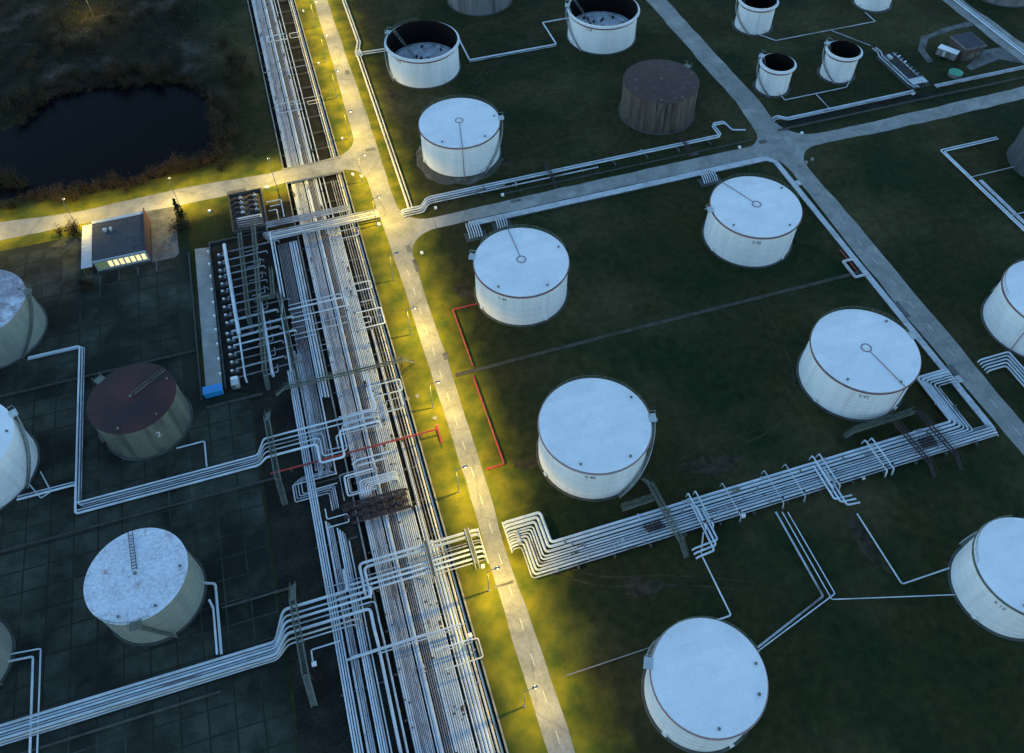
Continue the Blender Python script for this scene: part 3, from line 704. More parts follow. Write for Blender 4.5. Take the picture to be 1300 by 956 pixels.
# across the sunken track from the road
G4 = 'pipes crossing the track beside the road'
xa, xb, xc = S(456, 724, 1.3)[0], S(526, 709, 1.3)[0], S(443, 741, 1.3)[0]
xd = S(423, 750, 1.3)[0]
for i, (y, r, x0, turn, m) in enumerate([(64.6, .27, xa+.2, 1, PIPE), (63.7, .27, xa+.95, 1, PIPE), (62.55, .12, xb, 0, PIPED), (62.05, .11, xb-1.5, 0, PIPED), (61.2, .2, xc, 0, PIPE), (60.3, .2, xc-2.6, 0, PIPE), (59.3, .2, xd, 0, PIPE), (58.5, .11, 2.0, 0, PIPED)]):
    P = [(12.45, y, -.9), (12.4, y, 1.25), (x0, y, 1.25)]
    if turn: P += [(x0, 58.9-.6*i, 1.25), (x0, 58.9-.6*i, .3)]
    else: P += [(x0, y, .3)]
    pipe(P, r, m, f'{ORD[i]} pipe from the pond side, bridging from road to western rack', G4, fil=.8)
for yy in ((58.0, 65.2, 12.62), (58.7, 65.0, 17.4)):
    b = MB(); b.box(yy[2]-.12, yy[2]+.12, yy[0], yy[1], -.4, .5); tag(b.build('culvert_headwall', PIPEC), 'pale culvert wall where pipes dive under the road, ' + ('west side' if yy[2] < 15 else 'tank side'), 'headwall', 'culvert headwalls')
# stile over those pipes and cross beams
for px_, lb in (((540, 689), 'stile frame over the crossing pipes at the east kerb'), ((594, 678), 'stile frame over the crossing pipes beside the road')):
    x, y = S(*px_, 1.6); t = empty('pipe_stile', (x, 61.5, 0)); tag(t, 'white ' + lb, 'stile')
    for s_ in (-.35, .35):
        b = MB(); b.tube([(s_, -3.9, 0), (s_, -3.5, 1.9), (s_, 3.6, 1.9), (s_, 4.6, 0)], .07, 6); b.build('stile_rail', PALESTEEL, t)
    b = MB(); b.box(-.35, .35, -3.5, 3.6, 1.72, 1.80); b.build('deck', STEEL, t)
# --- western yard banks
G5 = 'pipes of the upper yard bank'
xr = -25.0
for i, (d, r, m) in enumerate([(1.25, .2, PIPE), (.6, .15, PIPE), (.1, .11, PIPED), (-.42, .14, PIPE), (-1.1, .23, PIPE)]):
    P = [(-70.5, 133.4+d*.6-.5*0, .6), (-58.6-d*.9, 133.4+d*.6, .6), (-58.6-d*.9, 92.4+d, .6), (xr, 92.4+d, .6)]
    if i > 2: P = [(-70.5, 99.0+d, .6), (-59.9-d*.2, 99.0+d, .6), (-59.9-d*.2, 92.4+d, .6), (xr, 92.4+d, .6)]
    P += [(xr+1.9, 92.4+d*1.9+1.0, 2.6), (xr+3.2, 92.4+d*1.9+1.0, 2.6)]
    yy = 92.4+d*1.9+1.0
    if i == 0: P += [(S(477, 521, 2.6)[0], yy, 2.6), (S(477, 521, 2.6)[0], yy+9.5, 2.6)]
    elif i == 1: P += [(S(512, 514, 2.6)[0], yy, 2.6), (S(512, 514, 2.6)[0], yy+5.5, 2.6)]
    else:
        q = .75*(i-2); xj = S(411.6, 561, 2.6)[0]-q; xk = S(442, 575, 2.6)[0]+.7-q
        P += [(xj, yy, 2.6), (xj, yy-4.4-q*.1, 2.6), (xk, yy-4.4-q*.1, 2.6), (xk, yy+1.6, 2.6), (S(482, 537, 2.6)[0], yy+1.6, 2.6), (S(482, 537, 2.6)[0], yy+1.6, .0)]
    pipe(P, r, m, f'{ORD[i]} pipe from the top in the yard bank past the red-roofed tank', G5, fil=.7)
pipe([(-40.5, 100.4, .5), (-35.0, 100.4, .5), (-35.0, 94.2, .5)], .17, PIPE, 'short elbow pipe joining the red-roofed tank to its bank', G5)
pipe([(-69.0, 101.6, .4), (-66.2, 97.0, .4), (-64.4, 97.9, .4), (-66.6, 103.2, .4)], .13, PIPE, 'thin loop of pipe at the foot of the left edge tank', G5, fil=.2)
G6 = 'pipes of the lower yard bank'
for i, (d, r, m) in enumerate([(1.6, .27, PIPE), (1.0, .17, PIPE), (.5, .22, PIPE), (-.02, .15, PIPED), (-.55, .27, PIPE), (-1.1, .17, PIPEC), (-1.5, .13, PIPED)]):
    y0 = 53.9+d; y1 = 56.6+d*2.0
    P = [(-95, y0, .6), (-26.2, y0, .6), (-23.9, y1, 2.5), (-21.5, y1, 2.5)]
    tx = [S(444, 765, 2.5)[0], S(464, 766, 2.5)[0]+.3, S(473, 768, 2.5)[0]+.2, S(478, 776, 2.5)[0]+.1, S(472, 783, 2.5)[0], S(460, 804, 2.5)[0], S(455, 816, 2.5)[0]][i]
    P += [(tx, y1, 2.5)]
    if i < 3: P += [(tx, y1+4.2-i*1.2, 2.5), (tx, y1+4.2-i*1.2, .4)]
    elif i < 5: P += [(tx, y1-4.0, 2.5), (tx, y1-6.0, .62), (tx, 8, .62)]
    else: P += [(tx, y1, .4)]
    pipe(P, r, m, f'{ORD[i]} pipe from the top in the yard bank at the bottom left', G6, fil=.8)
pipe([(-37.4, 70.0, .5), (-35.3, 69.2, .5), (-35.3, 56.2, .5)], .24, PIPE, 'thick pale pipe from the rust-stained tank down to its bank', G6)
pipe([(-36.6, 66.5, .5), (-36.0, 64.8, .5), (-36.0, 56.4, .5)], .2, PIPE, 'second pale pipe beside the rust-stained tank', G6)
pipe([(-70.0, 66.0, .5), (-66.0, 65.6, .5), (-65.4, 40, .5)], .2, PIPE, 'pale elbow pipe at the bottom left corner tank', G6)
pipe([(-70.0, 67.2, .5), (-64.8, 66.6, .5), (-64.4, 40, .5)], .14, PIPE, 'thinner elbow pipe at the bottom left corner tank', G6)
# --- north bank over the track and on along the cross road
G7 = 'pipes of the north bank'
for i in range(5):
    y = 156.6-.72*i
    pipe([(12.4, y, -.9), (12.3, y, 1.5), (-16.5+.4*i, y-.02, 1.5), (-16.5+.4*i, y, .2)], .24 if i < 4 else .19, PIPEC if i in (1, 3) else PIPED, f'{ORD[i]} pipe from the pond side in the bundle over the track by the crossroads', G7)
for i in range(4):
    y = 160.6-.6*i
    pipe([(5.6, y, .2), (5.5, y, 1.3), (-15.5, y, 1.3), (-15.5, y, .2)], .17, PIPED, f'{ORD[i]} weathered pipe in the darker bundle behind the crossing bundle', G7)
NB = [(1.25, .22, PIPE), (.45, .22, PIPE), (-.4, .20, PIPED), (-1.2, .16, PIPED)]
for i, (d, r, m) in enumerate(NB):
    y = 156.4+d
    P = [(18.1, y-2.2, -.8), (18.2, y-2.2, .5), (23.4, y-2.2, .5), (25.2, y-.3, 1.0), (26.5, y, 1.0)]
    P += ([(109.5-.7*i, y, 1.0), (109.5-.7*i, 161.6+d, 1.0), (112.8, 161.6+d, 1.0), (113.4, 158.6, 1.0), (117.4, 158.2, .3)] if i < 2 else [(46+26*(i-2), y, 1.0)])
    pipe(P, r, m, f'{ORD[i]} pipe, counted from the tank side, of the bank along the cross road', G7, fil=.6)
    flanges(bpy.context.scene.collection.objects[-1], P, r)
b = MB(); b.box(44, 117, 153.55, 153.75, 0, .45); tag(b.build('kerb_wall', DCONC), 'thin low wall between the pipe bank and the cross road', 'kerb')
for i in range(9):
    o = inst(sl1); o.location = (30+i*9.4, 156.4, .42); o.scale = (1, .42, 1); tag(o, f'concrete sleeper under the cross road bank, {ORD[i]} from the road bend', 'pipe sleeper', 'sleepers of the cross road bank')
# --- right of the main road, far part
G8 = 'pipes on the right verge of the road'
pipe([(22.1, 330, .6), (22.1, 236, .6), (20.6, 231, .6), (20.2, 157.6, .6), (20.2, 155.2, -.5)], .3, PIPEC, 'thick cream pipe on the right verge of the lamp-lit road', G8)
pipe([(22.9, 330, .5), (22.9, 236, .5), (21.5, 231, .5), (21.1, 157.6, .5), (21.1, 155.2, -.5)], .2, PIPEC, 'thinner cream pipe beside the thick one on the right verge', G8)
pipe([(21.8, 229.6, .9), (30.0, 229.2, .9), (31.5, 226, .9)], .24, PIPE, 'pale pipe from the verge valves to the open tank', G8)
pipe([(22.0, 228.9, .6), (31.0, 228.4, .6)], .16, PIPE, 'thin pale pipe from the verge valves to the open tank', G8)
pipe(pp([(581, 46), (597, 76), (704, 52.5), (690, 28.5), (724, 21)], .6), .24, PIPE, 'pale zigzag pipe joining the two open-topped tanks', G8, fil=.4)
pipe(pp([(596, 78.5), (704, 55)], .4), .12, PIPED, 'thin grey pipe under the zigzag pipe between the open tanks', G8)
# --- thin grass pipes (long stretches)
G9 = 'single pipes in the grass'
pipe(pp([(893, 676), (890, 703), (926, 782), (866, 803)], .4), .15, PIPE, 'single pale pipe in the grass ending at the bottom edge tank', G9, fil=.5)
pipe(pp([(1088, 652), (1150, 740), (1176, 733), (1210, 728)], .4), .15, PIPE, 'single pale pipe in the grass curving to the lowest right edge tank', G9, fil=.5)
pipe([(*S(993, 650, .4), .4), (*S(1056, 761, .4), .4), (*S(1212, 755, .4), .4)], .10, PIPE, 'pale pipe of the grass pair turning toward the right edge tank', G9, fil=.3)
pipe(pp([(1000, 650), (1059, 754), (960, 831)], .3)[:2]+[(*S(955, 832, .3), .3)], .10, PIPE, 'pale pipe of the grass pair turning toward the bottom edge tank', G9, fil=.3)
pipe([(*S(985, 650, .15), .15), (*S(1045, 757, .15), .15), (*S(962, 822, .15), .15)], .2, PIPED, 'weathered half-buried pipe beside the grass pair', G9, fil=.3)
for i in range(3):
    x0 = 52.6+.75*i
    pipe([(x0, 57.2-.7*i, 1.35), (x0, 49.0+.85*i-1.6, 1.35), (49.6, 49.0+.85*i-1.6, .6), (49.2, 49.0+.85*i-1.6, .1)], .2, PIPE, f'{ORD[i]} elbow pipe leaving the long bank toward the bottom edge tank', 'elbows left of the grass pair', fil=.5)
    x0 = 79.0+.8*i
    pipe([(x0, 57.4-.5*i, 1.35), (x0, 48.6-.9*i+1.2, 1.35), (83.0+.3*i, 48.6-.9*i+1.2, .6)], .2, PIPE, f'{ORD[i]} elbow pipe leaving the long bank toward the right edge tank', 'elbows right of the grass pair', fil=.5)
pipe(pp([(718, 858), (830, 817)], .2), .10, PIPER, 'thin dull pipe in the grass left of the bottom edge tank', G9)
# right edge banks
for i in range(5):
    pipe([(127.0, 69.7-.75*i, -.6), (127.2, 69.7-.75*i, .7), (134.6-.75*i, 69.7-.75*i, .7), (134.6-.75*i, 30, .7)], .2, PIPE, f'{ORD[i]} pipe, outermost counted first, turning down beyond the east road', 'pipes turning down at the right edge', fil=.7)
for i in range(2):
    pipe([(181.5, 133.5-.75*i, .5), (163.4+.6*i, 133.5-.75*i, .5), (164.0+.7*i, 60, .5)], .2, PIPE, f'{["outer", "inner"][i]} pale pipe of the elbow before the dark walled tank', 'elbow pipes of the dark tank', fil=.5)
    pipe([(164.4, 121.6-15.6*i, .4), (183.0, 121.6-15.6*i, .4)], .14, PIPED, f'thin pipe from the elbow pair to the dark walled tank, {["upper", "lower"][i]} one', 'elbow pipes of the dark tank')
b = MB(); b.box(165.6, 166.6, 62, 120, 0, .22); tag(b.build('cable_trough', DUCT), 'flat concrete trough beside the elbow pipes of the dark tank', 'trough')
# north-east banks
for i in range(3):
    d = .7*i
    pipe([(126.8, 160.4-d*.7, .3), (128.6, 160.9-d, .8), (130.6, 159.0-d*.8, .8), (172.5, 159.2-d*.8, .8)], .17 if i < 2 else .12, PIPED if i else PIPE, f'{ORD[i]} pipe of the bank between crossroads and pump rack', 'north east bank', fil=.8)
    pipe([(180.0, 159.6-d*.8, .8), (330, 159.6-d*.8, .8)], .15, PIPED if i else PIPE, f'{ORD[i]} pipe of the bank running right from the pump rack', 'north east bank')
pipe(pp([(958, 42), (985, 51.5), (1110, 26), (1108, 14)], .4), .16, PIPED, 'thin grey pipe between the two small tanks at the top edge', 'north east bank')
pipe(pp([(992, 122), (996, 127), (1075, 111), (1078, 104)], .4), .16, PIPED, 'thin grey pipe joining the two small tanks near the crossroads', 'north east bank')
pipe(pp([(1036, 119.5), (1052, 139)], .4), .14, PIPED, 'short grey pipe from the small tanks down to the bank', 'north east bank')
for i in range(2): pipe([(216.4+1.0*i, 120, .4), (216.4+1.0*i, 320, .4)], .26, PIPE, f'{["left", "right"][i]} pale pipe along the far right road', 'far right pipes')
# --- bypass loops drawn over the track, one by one
G10 = 'bypass loops over the sunken track'
loops = [
 ([(361, 43), (338.5, 47), (340.5, 53.5), (365, 49.5)], .3, .17, PIPE, 'square loop over the far track, topmost in the photo'),
 ([(379.6, 40.5), (367.4, 43.3), (367.8, 48.6), (382, 45.2)], .3, .1, PIPEC, 'small cream loop beside the topmost square loop'),
 ([(335, 92.3), (392, 84)], .5, .12, PIPED, 'single straight pipe across the far track'),
 ([(381, 127.5), (351.6, 133), (353.4, 144), (384, 137)], .5, .12, PIPE, 'wide rectangular loop over the far track'),
 ([(380, 131), (366, 133.5), (366.8, 140)], .6, .07, PIPE, 'small inner loop of the wide rectangle'),
 ([(405.5, 126), (390.3, 129), (392, 132.7), (406.7, 130.4)], .3, .1, PIPEC, 'small cream loop level with the wide rectangle'),
 ([(383, 125.5), (406.7, 121)], .5, .1, PIPED, 'thin straight pipe above the wide rectangle'),
 ([(421, 296), (453.8, 290), (457.3, 297.6), (426.8, 305)], .4, .11, PIPE, 'rectangular loop just below the crossing bundle'),
 ([(446.7, 361.4), (470, 356.8), (473, 365), (450, 370)], .4, .13, PIPE, 'rectangular loop at the bend of the lamp-lit road'),
 ([(457.9, 383.7), (472.5, 379)], .3, .1, PIPE, 'short straight pipe below the loop at the road bend'),
 ([(449, 352), (466, 348.5)], .2, .07, PIPED, 'short thin pipe above the loop at the road bend'),
 ([(366, 388), (432.7, 372.6), (434.4, 379.6)], .8, .13, PIPE, 'upper long pipe of the group crossing from the pump rack'),
 ([(366, 393.5), (439.7, 380.3), (442.7, 388)], .9, .2, PIPE, 'thick long pipe of the group crossing from the pump rack'),
 ([(370, 404), (441.5, 388.8), (445, 402)], .9, .14, PIPE, 'third long pipe of the group crossing from the pump rack'),
 ([(370, 399), (393, 394)], .9, .12, PIPED, 'short pipe between the thick and third crossing pipes'),
 ([(370, 410), (393, 404.5)], .9, .14, PIPE, 'short thick stub under the third crossing pipe'),
 ([(370, 417.5), (439, 396), (440.3, 410)], .9, .1, PIPED, 'thin crossing pipe below the third long one'),
 ([(370, 426), (441.5, 410.4)], .9, .11, PIPE, 'lowest long pipe of the group crossing from the pump rack'),
 ([(374, 431), (402, 424)], .9, .1, PIPE, 'short stub below the crossing group'),
 ([(396, 441), (432, 431.5)], .7, .07, PIPED, 'thin bracing pipe, upper of two, over the track'),
 ([(397, 448), (448, 437)], .7, .07, PIPED, 'thin bracing pipe, lower of two, over the track'),
 ([(452, 397.5), (483.7, 391.7), (489.5, 409.8), (456.7, 415.7)], .5, .15, PIPE, 'large rectangular loop reaching past the east kerb'),
 ([(453, 405), (470, 401.5), (472, 408), (455, 412)], .5, .1, PIPE, 'inner loop of the large rectangle'),
 ([(470, 403.5), (488, 400)], .5, .08, PIPED, 'thin pipe through the large rectangle'),
 ([(475, 519), (468.7, 491), (507.3, 481.7), (512, 494.6), (476.3, 505)], .5, .15, PIPE, 'white rectangular loop below the steel gangway'),
 ([(430, 530), (476, 519.5)], .9, .17, PIPE, 'straight pipe feeding the white rectangular loop'),
 ([(509.7, 504), (490, 508.5), (491, 514)], .5, .08, PIPED, 'small thin loop under the white rectangular loop'),
 ([(430, 570), (436, 551), (480.4, 538), (481, 546)], .7, .17, PIPE, 'thick rounded loop above the red fire main'),
 ([(478, 532.5), (431, 543), (435, 563)], .7, .1, PIPED, 'thin loop outside the thick rounded loop'),
 ([(494.8, 573), (452.6, 584), (447, 590)], .7, .18, PIPE, 'upper pale elbow below the red fire main'),
 ([(492, 581), (454, 590)], .7, .2, PIPE, 'thick straight stub below the red fire main'),
 ([(474, 594.8), (436.5, 604), (442.5, 629.7), (477, 619)], .6, .19, PIPE, 'outer white loop under the fire main'),
 ([(476, 597.5), (440.5, 606), (446, 626), (476, 617)], .5, .13, PIPE, 'second white loop inside the outer one'),
 ([(472, 592), (430.5, 602.5), (436, 636)], .3, .08, PIPED, 'thin dark loop outside the white loops'),
 ([(426.8, 601), (370, 607), (375, 637.5), (418, 625.8), (424, 648)], .5, .14, PIPED, 'outermost of the nested loops left of the track'),
 ([(424, 599), (373.5, 609), (378, 633.5), (420, 621.5), (427, 646)], .45, .12, PIPED, 'second of the nested loops left of the track'),
 ([(421, 598), (377.5, 610), (381, 630), (422, 618), (430, 645)], .4, .12, PIPED, 'third of the nested loops left of the track'),
 ([(418, 597), (382, 611), (385, 627), (424, 615), (433, 644)], .35, .11, PIPED, 'innermost of the nested loops left of the track'),
 ([(427, 601), (391.5, 609.8), (393.6, 622.7), (428, 613)], .7, .1, PIPE, 'thin pale loop riding over the nested loops'),
 ([(412.7, 646), (413.5, 659.8), (440.9, 651), (442.5, 662.5), (416, 671), (418, 690)], .6, .11, PIPE, 'thin pale S-bend below the nested loops'),
 ([(440, 838), (586, 795)], .9, .2, PIPE, 'thick pipe of the trio crossing near the bottom edge'),
 ([(446, 834.5), (500, 815), (540, 803)], .9, .15, PIPE, 'upper pipe of the trio crossing near the bottom edge'),
 ([(480, 830), (586, 798.5)], .9, .12, PIPE, 'lower pipe of the trio crossing near the bottom edge'),
 ([(552, 826), (600, 810)], .5, .15, PIPE, 'short thick pipe at the east kerb near the bottom edge'),
 ([(556, 829), (600, 814)], .5, .1, PIPED, 'short thin pipe at the east kerb near the bottom edge'),
 ([(564, 850), (614, 835.5), (606, 810), (598, 812)], .5, .12, PIPEC, 'rectangular loop past the east kerb near the bottom edge'),
 ([(416.4, 758), (417, 745.5), (500, 717)], .9, .09, PIPED, 'thin hooked pipe above the lower footbridge'),
 ([(397, 839), (392, 826), (432, 813)], 2.3, .14, PIPE, 'short hooked pipe right of the lower footbridge'),
]
for px, z, r, m, lb in loops:
    pipe(pp(px, z), r, m, lb, G10, fil=max(.35, 2.5*r))
x_e, y_n = S(502, 598, .6); x_w = S(456, 612, .6)[0]
for i in range(5):
    pipe([(x_e, y_n-.42*i, -.9), (x_e, y_n-.42*i, .6), (x_w+.42*i, y_n-.42*i, .6), (x_w+.42*i, y_n-3.4, .6), (x_w+.42*i, y_n-3.45, -.9)], .14, PIPE, f'{ORD[i]} of the five curved pipes nested inside the white loops', 'five nested curved pipes', fil=1.0)
def apron(x, y, r0, r1, a0, a1, label):
    n_ = 22; o_ = []; i_ = []
    for k in range(n_+1):
        a = img(a0+(a1-a0)*k/n_); q = r0+(r1-r0)*(.35+.65*math.sin(math.pi*k/n_))*rnd.uniform(.7, 1.1)
        o_.append((x+q*math.cos(a), y+q*math.sin(a))); i_.append((x+(r0-.6)*math.cos(a), y+(r0-.6)*math.sin(a)))
    b = MB(); b.poly(o_+i_[::-1], .014); tag(b.build('gravel_apron', GRAVEL), label, kind='structure')
apron(39.1, 173.9, 11, 14.0, 165, 345, 'broken gravel apron')
SOIL = mat('bare_soil', (.060, .046, .028), (.040, .034, .020), .35, .95, c3=(.022, .022, .012), s3=.5, lo3=.42, hi3=.6, world=True, spec=.1, fine=.3, fscale=2)
def patch(px, rx, ry):
    x, y = S(*px); n_ = 40; ph = [rnd.uniform(0, 6.28) for _ in range(4)]; P = []
    for k in range(n_):
        a = 2*math.pi*k/n_; q = 1+.22*math.sin(2*a+ph[0])+.16*math.sin(3*a+ph[1])+.12*math.sin(7*a+ph[2])+.07*math.sin(11*a+ph[3])
        P.append((x+rx*q*math.cos(a), y+ry*q*math.sin(a)))
    b = MB(); b.poly(P, .010+rnd.uniform(0, .003)); tag(b.build('bare_soil', SOIL), kind='structure')
patch((591, 369), 1.9, 3.2); patch((668, 590), 2.2, 1.2); patch((905, 590), 6, 2.2); patch((500, 120), 1.5, 4); patch((640, 205), 1.5, 2.5); patch((815, 745), 3.2, 2.0); patch((1100, 690), 2.0, 5.0)
def roadpatch(px, l, w_, m=None):
    x, y = S(*px); P = edge([(x-w_/2, y-l/2), (x+w_/2, y-l/2), (x+w_/2, y+l/2), (x-w_/2, y+l/2), (x-w_/2, y-l/2)], .07, .8)[:-1]
    b = MB(); b.poly(P, .046); tag(b.build('asphalt_patch', OLDASPH), kind='structure')
for a in (((519, 316), 2.6, 1.1), ((528, 337), 4.2, .9), ((566, 452), 2.0, 1.2), ((640, 742), .5, 3.6), ((441, 92), 2.5, 1.3), ((470, 190), 1.2, 2.6), ((655, 255), 1.0, 2.8), ((968, 180), 1.6, 2.4), ((1145, 393), 5.0, 1.2), ((1210, 470), 3.0, 1.5), ((300, 243), 1.1, 5.0), ((880, 128+68), .9, 3.0)): roadpatch(*a)
def track_(px, wd=.32, gap=1.7):
    P = [S(*q) for q in px]; Q = [(p[0], p[1]) for p in fillet([(x, y, 0) for x, y in P], 12)]
    for d in (-gap/2, gap/2):
        a = offs(Q, d+wd/2); c = offs(Q, d-wd/2)
        b = MB(); b.poly(edge(a, .07, 1.5)+edge(c[::-1], .07, 1.5), .008); tag(b.build('worn_track', SOIL), kind='structure')
track_([(745, 5), (690, 40), (630, 78), (600, 108)]); track_([(840, 600), (900, 570), (985, 545), (1010, 480), (960, 380)]); track_([(700, 720), (760, 740), (860, 735), (960, 745)])
# five-way expansion stacks by the cross road duct
for k, (x0, y0, n_, lb, gl) in enumerate([(32.3, 140.2, 6, 'left', 'upright bent pipes left of the road bend tank'), (40.0, 141.6, 5, 'right', 'bent pipes behind the road bend tank'), (96.6, 141.0, 7, 'far', 'bent pipes behind the crossroads corner tank')]):
    for i in range(n_):
        x = x0+.62*i
        pipe([(x+.3, 145.6, .5), (x, 144.0, 1.2), (x-.1, y0+1.2, 1.2), (x-.1, y0, .3)], .14, PIPE, f'{ORD[i]} white bent pipe of the row {["at the duct end", "behind the road bend tank", "behind the crossroads corner tank"][k]}', gl, fil=.6)
    b = MB(); b.box(x0-1.2, x0+.62*n_+.6, y0-.8, y0+2.4, 0, .18)
    tag(b.build('pipe_plinth', DCONC), f'dark concrete plinth under the bent pipes {["at the duct end", "behind the road bend tank", "behind the corner tank"][k]}', 'plinth')
# ------------------------------------------------------------------ covered duct along cross road and east road
t = empty('cable_duct', (34, 145.5, 0)); tag(t, 'pale covered concrete duct along the cross road and down the east road', 'duct')
def rel(mb, name, m, par, o):
    mb.v = [(p[0]-o[0], p[1]-o[1], p[2]) for p in mb.v]; return mb.build(name, m, par)
duct = [(33.5, 145.2), (116.2, 145.2), (118.6, 143.0), (118.7, 54.0)]
def strip(P, wd):
    a = offs(P, wd/2); b_ = offs(P, -wd/2); return a+b_[::-1]
b = MB(); b.slab(strip(duct[:2], 2.0), 0, .44); b.slab([(116.25, 144.3), (116.25, 146.3), (117.2, 146.2), (119.45, 143.4), (119.45, 143.02), (117.75, 143.02)], 0, .30); b.slab([(117.8, 143), (117.8, 54), (119.4, 54), (119.4, 143)], 0, .30)
rel(b, 'trough_wall', DCONC, t, (34, 145.5))
b = MB(); n_ = 0
x = 33.8
while x < 116:
    b.cbox((x, 145.2+rnd.uniform(-.02, .02), .48+rnd.uniform(0, .02)), (.96, 1.86, .07), rnd.uniform(-.012, .012)); x += 1.0
y = 54.6
while y < 143:
    b.cbox((118.6+rnd.uniform(-.02, .02), y, .33+rnd.uniform(0, .02)), (1.46, .96, .07), rnd.uniform(-.012, .012)); y += 1.0
b.slab([(116.4, 144.4), (116.4, 146.2), (117.1, 146.1), (119.3, 143.4), (119.3, 143.1), (117.9, 143.1)], .31, .36)
tag(rel(b, 'cover_slab', DUCT, t, (34, 145.5)), kind='stuff')
for yy in (133.0, 66.2):
    b = MB(); b.box(119.45, 120.6, yy, yy+1.6, 0, .4); rel(b, 'access_box', DUCT, t, (34, 145.5))
# duct loop around the path
b = MB()
pipe([(118.0, 104.9, .45), (115.4, 104.9, .45), (115.4, 99.5, .45), (118.6, 99.5, .45)], .35, DUCT, 'square pale pipe jog beside the east road', fil=.3)
# ------------------------------------------------------------------ bund walls in the yard
for i, (x0, x1, y, lb) in enumerate([(-140, -35.2, 125.0, 'between the two upper rows of yard tanks'), (-140, -22.0, 87.6, 'between red-roofed and rust-stained tanks'), (-140, -36.0, 50.2, 'along the bottom of the yard'), (-34.5, -22.0, 64.4, 'right of the rust-stained tank')]):
    b = MB(); b.box(x0, x1, y-.14, y+.14, 0, .55); tag(b.build('bund_wall', DCONC), 'low dark bund wall '+lb, 'bund wall')
b = MB(); b.box(-29.9, -29.6, 112.6, 158.8, 0, .5); b.box(-29.6, -15.6, 158.5, 158.8, 0, .5); tag(b.build('bund_wall', DCONC), 'low dark kerb wall round the pump rack', 'bund wall')
b = MB(); b.box(-35.0, -34.72, 111, 157, 0, .5); tag(b.build('bund_wall', DCONC), 'low dark wall along the left of the service strip', 'bund wall')
b = MB(); b.box(-34.0, -22.4, 108.6, 108.95, 0, .5); tag(b.build('bund_wall', DCONC), 'low dark wall below the blue box', 'bund wall')
# service strip with marker posts
s = MB(); s.poly([(-33.9, 113.5), (-30.4, 113.2), (-30.0, 157.5), (-33.4, 158)], .045); tag(s.build('service_strip', ROAD), kind='structure')
src = None
for i in range(10):
    x, y = -30.5+.04*i, 116.5+4.3*i
    if src is None:
        b = MB(); b.lathe([(.16, 0), (.14, .75), (.30, .78), (.27, .95), (.02, 1.05)], 10); src = b.build('marker_post', WBOX, None, True, (x, y, 0)); src.location = (x, y, 0)
        src.data.transform(Matrix.Translation((x, y, 0))); o = src
    else: o = inst(src, loc=(x, y, 0))
    tag(o, f'small white marker post on the service strip, {ORD[i]} counted from the blue box', 'marker post', 'marker posts along the service strip')
t = empty('blue_box', (-32.2, 112.2, 0)); tag(t, 'bright blue sheet metal box at the lower end of the service strip', 'box')
b = MB(); b.box(-1.9, 1.9, -.95, .95, .15, 1.6); b.build('body', BLUE, t)
b = MB(); b.cbox((0, 0, 1.68), (4.0, 2.1, .1)); b.build('lid', BLUE, t)
b = MB(); b.box(-1.8, -1.4, -.9, .9, 0, .15); b.box(1.4, 1.8, -.9, .9, 0, .15); b.build('foot', DARKSTEEL, t)
t = empty('grey_cabinet', (*S(300, 488), 0)); tag(t, 'grey cabinet with white top below the pump row', 'cabinet')
b = MB(); b.box(-.8, .8, -1.2, 1.0, 0, 1.5); b.build('body', PALESTEEL, t); b = MB(); b.box(-.7, .7, .2, 1.0, 1.5, 1.62); b.build('top', WBOX, t); b = MB(); b.box(-.72, -.02, -1.24, -1.2, .2, 1.4); b.build('door', STEEL, t)
# ------------------------------------------------------------------ pump row and branch pipes
pump = empty('pump', (0, 0, 0))
b = MB(); b.box(-.95, .95, -.4, .4, 0, .3); b.build('plinth', DCONC, pump)
b = MB(); b.tube([(-.85, 0, .7), (.05, 0, .7)], .34, 12); b.tube([(-.95, 0, .7), (-.85, 0, .7)], .26, 12); b.build('motor', GREYSHELL, pump, True)
b = MB(); b.cbox((-.55, 0, 1.12), (.5, .42, .2)); b.build('terminal_box', WBOX, pump)
b = MB(); b.tube([(.25, 0, .62), (.7, 0, .62)], .32, 12); b.tube([(.45, 0, .62), (.45, 0, 1.3)], .13, 8); b.build('casing', PIPED, pump, True)
ys_p = [153.0, 150.2, 147.6, 145.4, 143.0, 140.6, 138.0, 135.4, 132.9, 130.4, 127.2, 125.2, 123.0, 120.9, 118.7, 116.3]
for i, y in enumerate(ys_p):
    p = pump if i == 0 else copy_tree(pump)
    p.location = (-27.3+rnd.uniform(-.15, .15), y, .02)
    tag(p, f'small pump with white motor, {ORD[i]} from the top of the pump row', 'pump', 'pumps in the row')
t = empty('pipe_header', (-25.3, 139, 0)); tag(t, 'thick pale header pipe standing along the pump row', 'header pipe')
b = MB(); b.tube([(-.7, 16.5, 1.6), (-.7, 16, 1.9), (0, -13.5, 1.9)], .42, 10); b.tube([(0, -13.5, 1.9), (.1, -26, 1.9), (.1, -26.4, .5)], .2, 8); b.build('header', PIPE, t, True)
for k in range(8):
    b = MB(); b.box(-.65, .65, -24+5.4*k-.12, -24+5.4*k+.12, 0, 1.45); b.build('support', DARKSTEEL, t)
